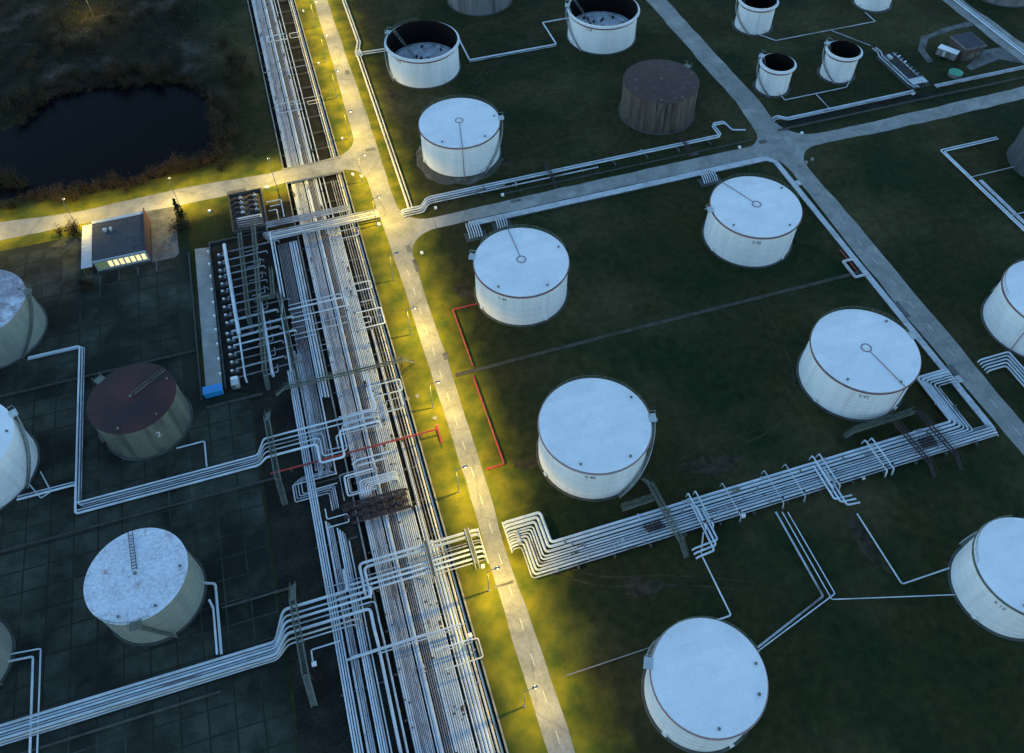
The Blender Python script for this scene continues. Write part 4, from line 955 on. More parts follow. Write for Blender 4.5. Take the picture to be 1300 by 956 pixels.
for i, y in enumerate(ys_p+[113.9]):
    r = .2 if i % 3 == 0 else .15
    if i in (9, 10, 11): r = .27
    x1 = [-13.2, -16.4][i % 2] if i > 7 or i < 2 else -17.6
    pts = [(-26.9, y, 1.3), (-25.5, y+.05, 1.3), (x1, y+.3, 1.3), (x1, y+.3, .4)]
    pipe(pts, r, PIPE if i in (9, 10, 11, 12) else (PIPED if i % 2 else PIPER), f'branch pipe behind the {ORD[i]} pump of the row' if i < 16 else 'branch pipe at the lower end of the pump rack', 'branch pipes of the pump rack')
    if i % 2 == 0:
        pipe([(-21.6, y-.9, .9), (-18.4, y-.8, .9), (-18.4, y+1.3, .9)], .11, PIPED, f'thin bent pipe under the gangways, level with the {ORD[i]} pump', 'thin pipes of the pump rack')
# long header pipes by the gangways
pipe([(-19.6, 136, 1.75), (-19.6, 112.8, 1.75), (-19.6, 112.6, .4)], .34, PIPE, 'thick pale pipe beside the middle gangway of the pump rack', 'headers of the pump rack')
pipe([(-14.9, 156.5, 1.6), (-14.9, 132.6, 1.6), (-15.6, 128, 1.5), (-15.7, 112, 1.5)], .2, PIPE, 'long pale pipe along the right side of the pump rack', 'headers of the pump rack')
pipe([(-14.3, 156.0, 1.2), (-14.3, 134, 1.2)], .16, PIPE, 'thinner long pipe along the right side of the pump rack', 'headers of the pump rack')
# ------------------------------------------------------------------ steel gangways
def gangway(label, x0, y0, x1, y1, z, wd=1.0, m=STEEL, legs=6.0, rail=True, stairs=(True, True), cat='gangway'):
    L_ = math.hypot(x1-x0, y1-y0); rz = math.atan2(y1-y0, x1-x0)
    t = empty('gangway', (x0, y0, 0), rz); tag(t, label, cat)
    wd *= .78
    b = MB(); k = .1
    while k < L_-.05: b.box(k, k+.09, -wd/2+.05, wd/2-.05, z-.04, z); k += .33
    b.build('walk_grating', m, t)
    for s_ in (-1, 1):
        b = MB(); y = s_*wd/2; b.box(0, L_, y-.06, y+.06, z-.22, z+.10); b.build('side_beam', m, t)
        if rail:
            b = MB()
            for zz in (.55, 1.05): b.tube([(0, y, z+zz), (L_, y, z+zz)], .035, 5)
            k = 0
            while k <= L_+.01: b.tube([(k, y, z), (k, y, z+1.06)], .03, 5); k += 1.6
            b.build('handrail', m, t)
    k = 1.0
    while k < L_:
        for s_ in (-1, 1):
            b = MB(); b.cbox((k, s_*wd/2*.9, (z-.22)/2), (.14, .14, z-.22)); b.build('leg', DARKSTEEL, t)
        k += legs
    for e_, on in ((0, stairs[0]), (1, stairs[1])):
        if not on: continue
        b = MB(); n_ = max(3, int(z/.22)); dx = -1 if e_ == 0 else 1; X = 0 if e_ == 0 else L_
        for i in range(n_): b.cbox((X+dx*(.15+.27*i), 0, z-(i+1)*z/(n_+.5)), (.28, wd-.1, .05))
        b.build('stair_tread', m, t)
        b = MB()
        for s_ in (-1, 1):
            b.tube([(X, s_*wd/2, z-.05), (X+dx*.28*n_, s_*wd/2, .05)], .06, 5); b.tube([(X, s_*wd/2, z+1), (X+dx*.28*n_, s_*wd/2, 1.0), (X+dx*.28*n_, s_*wd/2, 0)], .035, 5)
        b.build('stair_stringer', m, t)
    return t
gangway('long mossy steel gangway, left one over the pump rack', -21.9, 157.5, -22.6, 129.0, 2.3, .95)
gangway('long mossy steel gangway, middle one over the pump rack', -18.2, 160.8, -20.9, 112.6, 2.5, 1.0, stairs=(False, True))
gangway('short mossy steel gangway, right one over the pump rack', -16.0, 143.0, -16.6, 133.8, 2.2, .8, stairs=(False, False))
gangway('long mossy steel gangway between pump rack and western rack', -15.1, 134.2, -14.7, 109.8, 2.4, 1.0, stairs=(False, True))
gangway('mossy cross gangway joining the pump rack walkways', -21.0, 134.0, -15.2, 134.0, 2.2, .7, stairs=(False, False))
gangway('dark cross gangway spanning the whole pipe track below the pump rack', -17.5, 107.6, 8.0, 107.2, 1.9, .9, STEEL, stairs=(True, True))
gangway('steel footbridge over the upper yard bank', -21.75, 99.4, -21.35, 85.6, 3.6, 1.2, stairs=(True, True), cat='footbridge')
gangway('steel footbridge over the lower yard bank at the bottom edge', -21.9, 60.6, -21.6, 47.6, 3.6, 1.2, stairs=(True, True), cat='footbridge')
gangway('steel footbridge from the plain-roofed white tank over the long bank', 46.6, 63.2, 47.4, 50.6, 2.0, 1.1, stairs=(True, True), cat='footbridge')
gangway('steel platform between the plain-roofed white tank and the long bank', 39.6, 60.2, 46.3, 60.4, 1.6, 1.2, stairs=(False, False), cat='platform')
gangway('rusty left footbridge over the long bank below the banded tank', 99.6, 60.8, 100.6, 50.8, 2.0, 1.1, DARKSTEEL, stairs=(True, True), cat='footbridge')
gangway('rusty right footbridge over the long bank below the banded tank', 105.6, 61.4, 106.6, 50.6, 2.0, 1.1, DARKSTEEL, stairs=(True, True), cat='footbridge')
gangway('weathered platform below the banded tank joining its two footbridges', 91.0, 61.9, 104.8, 62.1, 1.7, 1.1, STEEL, stairs=(True, False), cat='platform')
gangway('small dark footbridge over the cross road bank', 58.5, 159.2, 58.7, 153.9, 1.9, .8, DARKSTEEL, legs=3.2, cat='footbridge')
gangway('small dark footbridge over the cross road bank, nearest the crossroads', 97.6, 158.8, 97.8, 154.2, 1.8, .8, DARKSTEEL, legs=3.0, cat='footbridge')
for i, (x, lb, n_) in enumerate([(52.8, 'at the elbow pipes left of the grass pair', 2), (60.0, 'with a square white top frame', 1), (69.0, 'at the grass pair', 2), (79.6, 'at the elbow pipes right of the grass pair', 2), (91.5, 'left of the rusty footbridges', 2)]):
    for k in range(n_):
        xx = x+k*(1.5 if i != 2 else 4.6)
        t = empty('cross_pipe', (xx, 58.9, 0)); tag(t, f'{["left", "right"][k] if n_ > 1 else "pale"} pipe arching across the long bank {lb}', 'cross pipe', 'cross pipes over the long bank')
        b = MB(); b.tube(fillet([(0, .5, .1), (0, .3, 1.95), (.15, -7.1, 1.95), (.15, -7.4, .1)], .4), .15 if i not in (1, 2) else .1, 8); b.build('bend', PIPE if i != 1 else PALESTEEL, t, True)
        b = MB(); b.lathe([(.26, 0), (.26, .12)], 10, (.15, -7.4, .5)); b.build('flange', STEEL, t)
        b = MB(); b.tube([(.15, -6.2, 2.05), (.15, -6.2, 2.5)], .05, 6); b.lathe([(.02, 0), (.3, 0), (.3, .06), (.02, .06)], 12, (.15, -6.2, 2.48)); b.build('valve_wheel', DARKSTEEL, t)
# valve groups on the long bank
def valve(x, y, z, label, group, m=DARKSTEEL, s_=1.0):
    t = empty('valve', (x, y, z)); tag(t, label, 'valve', group)
    b = MB(); b.tube([(-.45*s_, 0, .3*s_), (.45*s_, 0, .3*s_)], .26*s_, 8); b.tube([(0, 0, .3*s_), (0, 0, 1.0*s_)], .12*s_, 6); b.build('body', m, t, True)
    b = MB(); b.lathe([(.20*s_, 0), (.34*s_, 0), (.34*s_, .07), (.20*s_, .07), (.20*s_, 0)], 12, (0, 0, 1.0*s_), cap=False); b.box(-.3*s_, .3*s_, -.03, .03, 1.01*s_, 1.05*s_); b.build('hand_wheel', m, t); return t
VG = 'dark valves on the long bank'
v0 = None
def valves(spots, label, group, m=DARKSTEEL, s_=1.0):
    src_ = None
    for vi, q in enumerate(spots):
        if src_ is None: src_ = valve(*q, label, group, m, s_); o = src_
        else: o = copy_tree(src_)
        o.location = q; tag(o, f'{label}, {ORD[vi]} from the left', 'valve', group)
valves([(42.5+.9*i+.22*j, 55.6-.55*j, .9) for i in range(4) for j in range(3)], 'small dark valve left of the plain-roofed tank footbridge', 'valves by the plain-roofed tank', s_=.8)
valves([(102.2+.85*i, 56.2-.6*j, .9) for i in range(4) for j in range(4)], 'small dark valve between the rusty footbridges', 'valves between the rusty footbridges', s_=.8)
valves([(14.6-.0*i+4.6, 59.5+1.0*i, .9) for i in range(3)], 'small valve just right of the road culvert', 'valves beside the road', PIPED, .8)
# dark valve pit in the track
t = empty('valve_platform', (-5, 75.8, 0)); tag(t, 'soot-dark grating platform crowded with rusty valves across the pipe track', 'platform')
b = MB()
for i in range(30): b.box(-6.0+.42*i, -5.72+.42*i, -1.9, 1.9, .05, .10)
b.build('bearing_bar', DARKSTEEL, t)
b = MB(); b.box(-6.1, 6.7, -2.0, -1.85, -.1, .14); b.box(-6.1, 6.7, 1.85, 2.0, -.1, .14); b.build('edge_beam', DARKSTEEL, t)
for x_ in (-5.9, 0, 6.5):
    for y_ in (-1.9, 1.9):
        b = MB(); b.box(x_-.1, x_+.1, y_-.1, y_+.1, PT_Z, -.1); b.build('leg', DARKSTEEL, t)
valves([(-10.2+1.25*i, 74.6+1.5*(j)+.25*(i % 2), .12) for i in range(10) for j in range(2)], 'rusty valve on the soot-dark grating platform', 'rusty valves on the dark platform', DARKSTEEL, 1.15)
for i, (x0, x1, y) in enumerate([(-10.5, 1.2, 77.4), (-9.5, 2.0, 73.2), (-10.8, -2, 76.3)]):
    pipe([(x0, y, .7), (x1, y, .7), (x1, y-.0, -.9)], .2, DARKSTEEL, f'rusty dark manifold pipe over the grating platform, {["upper", "lower", "middle"][i]} one', 'rusty manifold pipes')
# ------------------------------------------------------------------ red fire mains
def firemain(px, lb, r=.2, z=.45):
    t0 = pp(px, z); o_ = t0[0]; t = empty('fire_main', (o_[0], o_[1], 0)); tag(t, lb, 'fire main')
    L3 = [(p[0]-o_[0], p[1]-o_[1], p[2]) for p in t0]
    b = MB(); b.tube(fillet(L3, .4), r, 8); b.build('pipe', REDP, t, True)
    for a, c in zip(L3, L3[1:]):
        n_ = int(math.dist(a, c)/4)
        for k in range(1, n_+1):
            f = k/(n_+1); b = MB(); b.cbox((a[0]+(c[0]-a[0])*f, a[1]+(c[1]-a[1])*f, .14), (.5, .5, .28)); b.build('support', DCONC, t)
    for p in L3[::2]:
        b = MB(); b.lathe([(r+.09, -.07), (r+.09, .07)], 10, p); b.build('flange', REDP, t)
    return t
firemain([(345, 601), (557, 552)], 'red fire main crossing over the pipe track to the road verge', .19, 1.0)
t = firemain([(554, 540), (563, 561)], 'short red standpipe header at the verge end of the fire main', .22, .7)
firemain([(604, 386), (575, 393), (598, 464)], 'red pipe from the road bend tank down to the narrow path', .17, .4)
firemain([(601, 478), (641, 589), (617, 590.5)], 'red pipe in the grass from the narrow path to the road edge', .19, .4)
firemain([(1067, 318), (1086, 345)], 'short dull red pipe beside the east road duct', .15, .3)
# ------------------------------------------------------------------ lamps
lamp0 = empty('street_lamp', (0, 0, 0))
def make_lamp():
    t = empty('street_lamp')
    b = MB(); b.lathe([(.22, 0), (.22, .25), (.12, .3)], 10); b.build('base_plate', CONC, t)
    b = MB(); b.tube([(0, 0, .25), (0, 0, 8.3)], .10, 8, True, .06); b.build('pole', POST, t, True)
    b = MB(); b.tube(fillet([(0, 0, 8.2), (0, 0, 8.55), (1.5, 0, 8.75)], .35), .05, 6); b.build('arm', POST, t, True)
    b = MB(); b.cbox((1.75, 0, 8.80), (.95, .40, .16), 0, .75); b.build('lamp_head', POST, t)
    b = MB(); b.lathe([(.24, 0), (.23, -.08), (.17, -.17), (.02, -.22)], 14, (1.78, 0, 8.72)); b.build('lens', LENS, t, True)
    return t
lsrc = make_lamp(); bpy.data.objects.remove(lamp0)
ld = bpy.data.lights.new('bulb', 'SPOT'); ld.energy = LAMP_W; ld.color = LAMP_COL; ld.spot_size = R(170); ld.spot_blend = .55; ld.shadow_soft_size = .12
spots = [(11.3, y, 0, f'street lamp on the left verge of the long road, {ORD[i]} from the bottom', True) for i, y in enumerate((32.8, 53.2, 73.8, 94.4, 115.1))]
spots += [(11.2, 132.6, 0, 'unlit street lamp at the left verge, level with the road bend tank', False), (11.2, 152.6, 0, 'street lamp at the corner by the crossing pipe bundle', True), (10.9, 169.9, 0, 'street lamp at the junction with the pond road', True)]
spots += [(10.8, y, 0, f'street lamp at the left verge beyond the junction, {ORD[i]} from the junction', True) for i, y in enumerate((189.4, 209.5, 229.3, 249.9, 271))]
spots += [(x, 174.2, R(90), f'street lamp along the pond road, {ORD[i]} from the junction', True) for i, x in enumerate((-11.1, -35.8, -60.9, -86.5, -112))]
fx, fy = S(118, 19, 0)
spots += [(fx, fy, R(200), 'lone street lamp far beyond the pond', True), (fx-42, fy+34, R(250), 'street lamp just outside the top left corner of the photo', True)]
for i, (x, y, rz, lb, on) in enumerate(spots):
    o = lsrc if i == 0 else copy_tree(lsrc)
    o.location = (x, y, 0); o.rotation_euler = (0, 0, rz+R(rnd.uniform(-5, 5))); tag(o, lb, 'street lamp', 'street lamps of the tank farm')
    if on:
        d_ = ld
        if lb.startswith('lone'): d_ = ld.copy(); d_.energy = LAMP_W*.12
        l = bpy.data.objects.new('bulb', d_); COL.objects.link(l); l.parent = o; l.location = (1.78, 0, 8.36)
    else:
        for c in o.children:
            if c.name.startswith('lens'):
                c.data = c.data.copy(); c.data.materials.clear(); c.data.materials.append(MATS['pale_steel'])
# ------------------------------------------------------------------ control building by the pond road
zr = 3.9
A, B_, C_, D_ = S(102.5, 284.5, zr), S(183.5, 268, zr), S(184.7, 318.4, zr), S(102, 333.5, zr)
x0 = (A[0]+D_[0])/2; x1 = (B_[0]+C_[0])/2; yb = (A[1]+B_[1])/2; yf = C_[1]; xs_ = S(116.3, 332, zr)[0]
t = empty('control_building', ((x0+x1)/2, (yf+yb)/2, 0)); tag(t, 'flat-roofed control building with a row of lit windows beside the pond road', 'building')
ox, oy = (x0+x1)/2, (yf+yb)/2
def bb(name, m, *a, par=None):
    b = MB(); b.box(a[0]-ox, a[1]-ox, a[2]-oy, a[3]-oy, a[4], a[5]); return b.build(name, m, par or t)
bb('wall', PLASTER, xs_+.1, x1-.15, yf+.25, yb-.2, 0, zr-.25)
bb('end_wall', BRICK, x1-.145, x1+.02, yf+.6, yb+.9, 0, zr+.5)
rf = bb('roof', ROOFING, xs_, x1-.15, yf, yb-1.0, zr-.24, zr)
bb('roof_edge', PANEL, xs_, x1-.15, yb-.99, yb, zr-.2, zr+.12)
for a in ((xs_, x1-.15, yf-.08, yf+.1, zr-.3, zr+.08), (xs_-.12, xs_-.002, yf, yb, zr-.3, zr+.06)): bb('parapet', PANEL, *a)
n_ = 11; step = (yb-yf+.8)/n_
for i in range(n_):
    p_ = bb('canopy_panel', PANEL, x0, xs_-.14, yf-.8+step*i+.03, yf-.8+step*(i+1)-.03, zr-.75, zr-.62)
for yy in (yf-.4, (yf+yb)/2, yb-.5): bb('canopy_post', STEEL, x0+.1, x0+.25, yy, yy+.15, 0, zr-.76)
bb('plinth', DCONC, xs_-.1, x1+.2, yf-.25, yf+.24, 0, .45)
wy = yf+.2; wx0, wx1 = xs_+.5, x1-.4; n_ = 9; wd = (wx1-wx0)/n_
for i in range(n_):
    a, c = wx0+wd*i+.07, wx0+wd*(i+1)-.07
    b = MB()
    for q in ((a, a+.08, 1.1, 3.2), (c-.08, c, 1.1, 3.2), (a+.08, c-.08, 1.1, 1.18), (a+.08, c-.08, 3.12, 3.2)): b.box(q[0]-ox, q[1]-ox, wy-.1-oy, wy+.04-oy, q[2], q[3])
    f_ = b.build('window', PANEL, t); b = MB(); b.box(a+.081-ox, c-.081-ox, wy-.03-oy, wy+.0-oy, 1.181, 3.119); b.build('pane', GLASSDIM if i < 2 else GLASSLIT, f_)
for (q, w_) in ((.22, .8), (.34, .5)):
    b = MB(); xx = xs_+(x1-xs_)*q-ox; yy = yf+(yb-yf)*.66-oy; b.box(xx, xx+w_, yy, yy+.9, zr, zr+.7); b.build('roof_vent', PALESTEEL, t)
bb('door', BROWNW, x1-2.2, x1-1.2, yb-.2, yb-.14, .1, 2.2)
b = MB(); qx, qy = S(117, 276, zr); b.tube([(qx-ox, yb-.9-oy, zr), (qx-ox, yb-.9-oy, zr+1.1), (qx+1.2-ox, yb-.9-oy, zr+1.1), (qx+1.2-ox, yb-.9-oy, zr)], .05, 6); b.build('roof_hoop', PALESTEEL, t)
s = MB(); s.poly([(x0-.5, yf-3.6), (x1+2.5, yf-3.6), (x1+6.5, yf+1.0), (x1+6.5, 175.9), (x0+10, 175.9), (x1+.2, yb), (x1+.2, yf-.6), (x0-.5, yf-.9)], .03)
tag(s.build('forecourt', OLDASPH), kind='structure')
# ------------------------------------------------------------------ pump pit
P0, P1, P2, P3 = (-23.5, 174.4), (-15.3, 174.2), (-15.1, 160.0), (-23.6, 159.8)
t = empty('pump_pit', (-19.4, 167, 0)); tag(t, 'walled slate-dark pump pit below the pond road', 'pump pit')
def pb(name, m, x0, x1, y0, y1, z0, z1): b = MB(); b.box(x0+19.4, x1+19.4, y0-167, y1-167, z0, z1); return b.build(name, m, t)
pb('floor', ROOFING, -23.4, -15.3, 160.1, 174.2, .03, .12)
for q in ((-23.75, -23.41, 159.8, 174.5), (-15.29, -14.95, 159.8, 174.5), (-23.4, -15.3, 174.21, 174.5), (-23.4, -15.3, 159.8, 160.09)): pb('wall', DCONC, *q, 0, 1.3)
src = None
for j in range(4):
    for i in range(2):
        if src is None:
            src = empty('pit_pump'); b = MB(); b.box(-1.3, 1.3, -.5, .5, .12, .4); b.build('plinth', DCONC, src); b = MB(); b.tube([(-1.1, 0, .85), (.1, 0, .85)], .42, 10); b.build('motor', DARKSTEEL, src, True); b = MB(); b.tube([(.2, 0, .8), (1.1, 0, .8)], .28, 10); b.tube([(.7, 0, .8), (.7, 0, 1.5)], .14, 8); b.build('casing', PIPED, src, True); o = src
        else: o = copy_tree(src)
        o.location = (-21.3+3.6*i, 172.6-1.9*j, 0); tag(o, f'dark pump in the walled pit, {ORD[j]} row from the road, {["left", "right"][i]} one', 'pump', 'pumps in the pit')
pipe(pp([(302, 278), (308, 276.5), (322, 275), (327, 272), (331, 272.5), (334, 275)], 1.4), .1, WBOX, 'thin white crooked pipe across the pump pit', fil=.2)
for i in range(5): pipe([(-22.6+.1*i, 165.2-.9*i, .7), (-16.2, 165.0-.9*i, .7)], .1, PIPED, f'{ORD[i]} thin grey pipe in the lower half of the pump pit', 'thin pipes in the pump pit')
for i, pxl in enumerate([[(338, 257), (356, 251), (361, 275)], [(341, 268), (351, 264), (353, 280)], [(343, 262), (357, 258)]]): pipe(pp(pxl, 1.5), .14, PIPE if i == 0 else PIPED, ['tall hooked white pipe right of the pump pit', 'inner hooked pipe right of the pump pit', 'short thin pipe right of the pump pit'][i], 'hooked pipes by the pump pit')
# ------------------------------------------------------------------ north-east works
zb = 4.2
q = [S(1210, 47, zb), S(1232, 42, zb), S(1250, 57, zb), S(1227, 62, zb)]
t = empty('brown_shed', (sum(p[0] for p in q)/4, sum(p[1] for p in q)/4, 0)); tag(t, 'brown shed with dark flat roof at the top right', 'building'); X, Y = t.location[0], t.location[1]
hw, hd = 3.5, 3.8
b = MB(); b.box(-hw+.15, hw-.15, -hd+.15, hd-.15, 0, zb-.2); b.build('wall', BROWNW, t)
b = MB(); b.box(-hw, hw, -hd, hd, zb-.2, zb); b.build('roof', ROOFING, t)
for a in ((-hw-.12, hw+.12, -hd-.12, -hd-.001), (-hw-.12, hw+.12, hd+.001, hd+.12), (-hw-.12, -hw-.001, -hd, hd), (hw+.001, hw+.12, -hd, hd)): b = MB(); b.box(*a, zb-.3, zb+.12); b.build('roof_edge', GREYSHELL, t)
b = MB(); b.box(-1.6, .3, -hd+.08, -hd+.14, .1, 2.4); b.build('door', OLDSHELL, t); b = MB(); b.box(1.2, 2.4, -hd+.08, -hd+.14, 1.2, 2.3); b.build('window', GLASSDIM if False else STEEL, t)
x, y = S(1200, 73, 0); t = empty('site_trailer', (x, y, 0), R(-58)); tag(t, 'long trailer cabin with a white roof beside the brown shed', 'trailer')
b = MB(); b.box(-2.9, 2.9, -1.2, 1.2, .55, 2.7); b.build('body', GREYSHELL, t); b = MB(); b.box(-3.0, 3.0, -1.3, 1.3, 2.7, 2.82); b.build('roof', WBOX, t)
for xx in (-1.6, 1.4): b = MB(); b.tube([(xx, -1.25, .42), (xx, 1.25, .42)], .42, 12); b.build('wheel', DARKSTEEL, t)
b = MB(); b.tube([(2.9, 0, .6), (4.2, 0, .5)], .08, 6); b.build('drawbar', DARKSTEEL, t); b = MB(); b.box(-1.0, -.2, -1.26, -1.2, .7, 2.4); b.build('door', PALESTEEL, t)
x, y = S(1213, 93, .6); t = empty('green_tank', (x, y, 0)); tag(t, 'small round green-covered water basin near the trailer', 'basin')
b = MB(); b.lathe([(2.0, 0), (2.0, 1.0), (1.9, 1.0), (1.9, .8)], 24, cap=False); b.build('basin_wall', GREYSHELL, t); b = MB(); b.lathe([(2.08, 1.0), (1.2, 1.25), (.02, 1.35)], 24); b.build('cover', GREENP, t, True)
# pump rack there
t = empty('manifold_rack', (176, 170, 0)); tag(t, 'dark manifold rack full of rusty machinery beside the second small tank', 'manifold rack')
b = MB(); b.box(-3.2, 3.6, -9.5, 8.6, 0, .2); b.build('plinth', DCONC, t)
for xx in (-3.3, -2.2): b = MB(); b.tube(fillet([(xx+1.0, 12, .9), (xx+.9, 9, 1.2), (xx, 7.5, 1.2), (xx, -8, 1.2), (xx+1.2, -10, .9)], .8), .22, 8); b.build('header', PIPED, t, True)
b = MB(); b.tube([(2.2, 8, .9), (2.2, -9, .9)], .2, 8); b.build('header', PIPED, t, True)
for k in range(11):
    y = 7.6-1.6*k; b = MB(); b.tube([(-2.2, y, 1.2), (2.6, y, 1.0)], .12, 6); b.tube([(.8, y, 1.0), (.8, y, 1.7)], .09, 6); b.build('branch_pipe', DARKSTEEL, t)
    b = MB(); b.tube([(2.7, y, .75), (3.5, y, .75)], .24, 8); b.build('pump_motor', WBOX if k in (1, 3) else GREYSHELL, t)
b = MB(); b.cbox((-.7, 5.6, 1.3), (.9, 2.0, .9)); b.build('control_cabinet', PALESTEEL, t)
b = MB(); b.box(-2.5, 2.6, -9.0, -6.2, 1.3, 1.42); b.build('platform', PALESTEEL, t)
for q in ((-2.4, -8.9), (2.5, -8.9), (-2.4, -6.3), (2.5, -6.3)): b = MB(); b.box(q[0]-.08, q[0]+.08, q[1]-.08, q[1]+.08, .2, 1.3); b.build('leg', DARKSTEEL, t)
b = MB(); b.box(126, 330, 155.1, 155.35, 0, .6); tag(b.build('bund_wall', DCONC), 'low dark bund wall beyond the cross road, right of the crossroads', 'bund wall')
pipe([(174.5, 184, .5), (167.5, 195.5, .5)], .16, PIPED, 'thin pipe from the manifold rack toward the small tank at the top edge', 'north east bank')
s = MB(); s.poly([(126.5, 155.6), (175, 155.6), (182, 158.2), (126.5, 158.6)], .02); tag(s.build('earth_bed', EARTH), kind='structure')
# verge valves at the open tank pipes
valves([(20.4+.7*i, 228.2+.9*j, .5) for i in range(3) for j in range(3)], 'pale valve where the verge pipes branch off', 'verge valves at the branch', PIPE, .9)
# ------------------------------------------------------------------ small boxes, covers, hydrants
def wbox(px, lb, s_=.7, h=.5, m=WBOX, grp=None):
    s_ *= .8; x, y = S(*px, .2); t = empty('junction_box', (x, y, 0), rnd.uniform(-.2, .2)); tag(t, lb, 'junction box', grp)
    b = MB(); b.box(-s_*.45, s_*.45, -s_*.45, s_*.45, 0, h-.08); b.build('body', m, t); b = MB(); b.cbox((0, 0, h-.04), (s_, s_, .08), 0, .9); b.build('lid', m, t)
wbox((481, 285), 'white box on the verge below the crossing pipe bundle', 1.0)
wbox((613, 719), 'white square box on the verge below the crossing pipes', .9)
wbox((448, 221.5), 'white box in the corner of the junction, left one', .9); wbox((459, 224), 'white box in the corner of the junction, right one', .9)
wbox((339, 238), 'white box beside the pond road near the track', 1.1); wbox((434.5, 176), 'white box at the foot of a lamp beyond the junction', .8)
wbox((404.5, 80.5), 'white box at the foot of a lamp far up the road', .8); wbox((385, 14), 'white box in the far verge', .7)
wbox((535.5, 321), 'pale box in the grass inside the road bend', .9); wbox((553, 264), 'pale box under the cross road bank near the corner', .9); wbox((638, 247.5), 'pale box under the cross road bank behind it', 1.0)
wbox((939, 187), 'pale box on the corner left of the crossroads', .9); wbox((1018, 169), 'pale box on the corner right of the crossroads', .9)
wbox((399, 843), 'white box right of the lower footbridge', 1.0); wbox((943, 655), 'pale blue box below the long bank', 1.0, .9); wbox((1096, 607), 'small white box below the rusty footbridges', .7)
wbox((266, 268), 'white box on the lawn left of the pump pit', .9); wbox((1159, 119), 'pale box by the cross road below the manifold rack', 1.0); wbox((597, 808), 'white drum stand at the east kerb near the bottom edge', .9, 1.0)
for i, q in enumerate(((530, 503), (552, 531), (517, 506))):
    x, y = S(*q); b = MB(); b.lathe([(.5, 0), (.5, .14), (.36, .14), (.34, .08), (.02, .08)], 18, (x, y, .0)); tag(b.build('well_ring', CONC, None, False, (x, y, 0)), ['concrete well ring on the verge, level with the steel gangway', 'concrete cover by the red standpipe', 'concrete cover at the east kerb by the white loop'][i], 'well ring')
for q in (((1006, 213), (1020, 209)), ):
    for k in range(3):
        x, y = S(1015+k*8, 211-k*4, 0); b = MB(); b.lathe([(.5, 0), (.45, .5), (.02, .6)], 12, (0, 0, 0)); tag(b.build('concrete_bollard', CONC, None, False, None), f'pale concrete bollard at the crossroads corner, {ORD[k]} from the road', 'bollard', 'bollards at the crossroads'); bpy.data.objects[-1] if False else None
        COL.objects[-1].location = (x, y, 0)
# ------------------------------------------------------------------ scrub round the pond, conifer, hedge plants
def leafquad(b, p, s_, rs):
    u = Vector((rs.gauss(0, 1), rs.gauss(0, 1), rs.gauss(0, .7))).normalized(); w_ = u.orthogonal().normalized()
    w_ = (Matrix.Rotation(rs.uniform(0, 6.28), 3, u) @ w_); v_ = u.cross(w_); n = len(b.v)
    for a, c in ((-1, -.45), (1, -.45), (.6, .5), (-.6, .5)): b.v.append(tuple(Vector(p)+w_*a*s_+v_*c*s_))
    b.f.append((n, n+1, n+2, n+3))
def shrub_meshes(seed, hh, rad, leaves, twigs):
    rs = random.Random(seed); b = MB(); tips = []
    for k in range(twigs):
        a = rs.uniform(0, 6.28); l = rs.uniform(.55, 1.0); sp = rs.uniform(.15, 1.0)*rad
        p0 = (rs.uniform(-.12, .12), rs.uniform(-.12, .12), 0); p1 = (sp*.4*math.cos(a), sp*.4*math.sin(a), hh*l*.5); p2 = (sp*math.cos(a+.3), sp*math.sin(a+.3), hh*l)
        b.tube([p0, p1, p2], .05, 3, False, .012); tips += [p1, p2]
        for _ in range(3):
            q = tuple(p1[i]*.6+p2[i]*.4+rs.uniform(-.4, .4)*rad*.7 for i in range(3)); b.tube([p1, q], .022, 3, False, .008); tips.append(q)
    st = b.mesh('stems', SHRUB); b = MB()
    for _ in range(leaves):
        p = rs.choice(tips); leafquad(b, (p[0]+rs.gauss(0, .22)*rad, p[1]+rs.gauss(0, .22)*rad, max(.1, p[2]+rs.gauss(0, .14)*hh)), rs.uniform(.07, .17), rs)
    return st, b.mesh('foliage', None)
variants = [shrub_meshes(10+k, [3.2, 2.2, 4.2, 2.6, 1.6, 5.0][k], [1.9, 1.6, 2.2, 2.3, 1.5, 2.4][k], [330, 260, 360, 420, 220, 260][k], [16, 12, 16, 18, 12, 22][k]) for k in range(6)]
vm = []
for k, (st, fo) in enumerate(variants):
    a = fo; a.materials.append(SHRUB); c = fo.copy(); c.materials.clear(); c.materials.append(SHRUBG); vm.append((st, a, c))
def shrub(x, y, k, s_, olive, label, group):
    z = gz(x, y); t = empty('shrub', (x, y, z-.05), rnd.uniform(0, 6.28)); t.scale = (s_, s_, s_*rnd.uniform(.8, 1.15)); tag(t, label, 'shrub', group)
    for nm, me in (('stems', vm[k][0]), ('foliage', vm[k][2 if olive else 1])):
        o = bpy.data.objects.new(nm, me); COL.objects.link(o); o.parent = t
def along(px, n, jx, jy, ks, sc, olive_p, label, group, way='from the left'):
    P = [S(*q) for q in px]; L_ = [math.dist(a, b_) for a, b_ in zip(P, P[1:])]; tot = sum(L_)
    for i in range(n):
        d = (i+rnd.uniform(.1, .9))/n*tot; k = 0
        while d > L_[k] and k < len(L_)-1: d -= L_[k]; k += 1
        f = d/L_[k]; x = P[k][0]+(P[k+1][0]-P[k][0])*f+rnd.gauss(0, jx); y = P[k][1]+(P[k+1][1]-P[k][1])*f+rnd.gauss(0, jy)
        if y < 184.6 and x < 0 and y > 174 : y = 185.5+rnd.random()*2
        shrub(x, y, rnd.choice(ks), rnd.uniform(*sc), rnd.random() < olive_p, f'{label}, {ORD[i]} {way}', group)
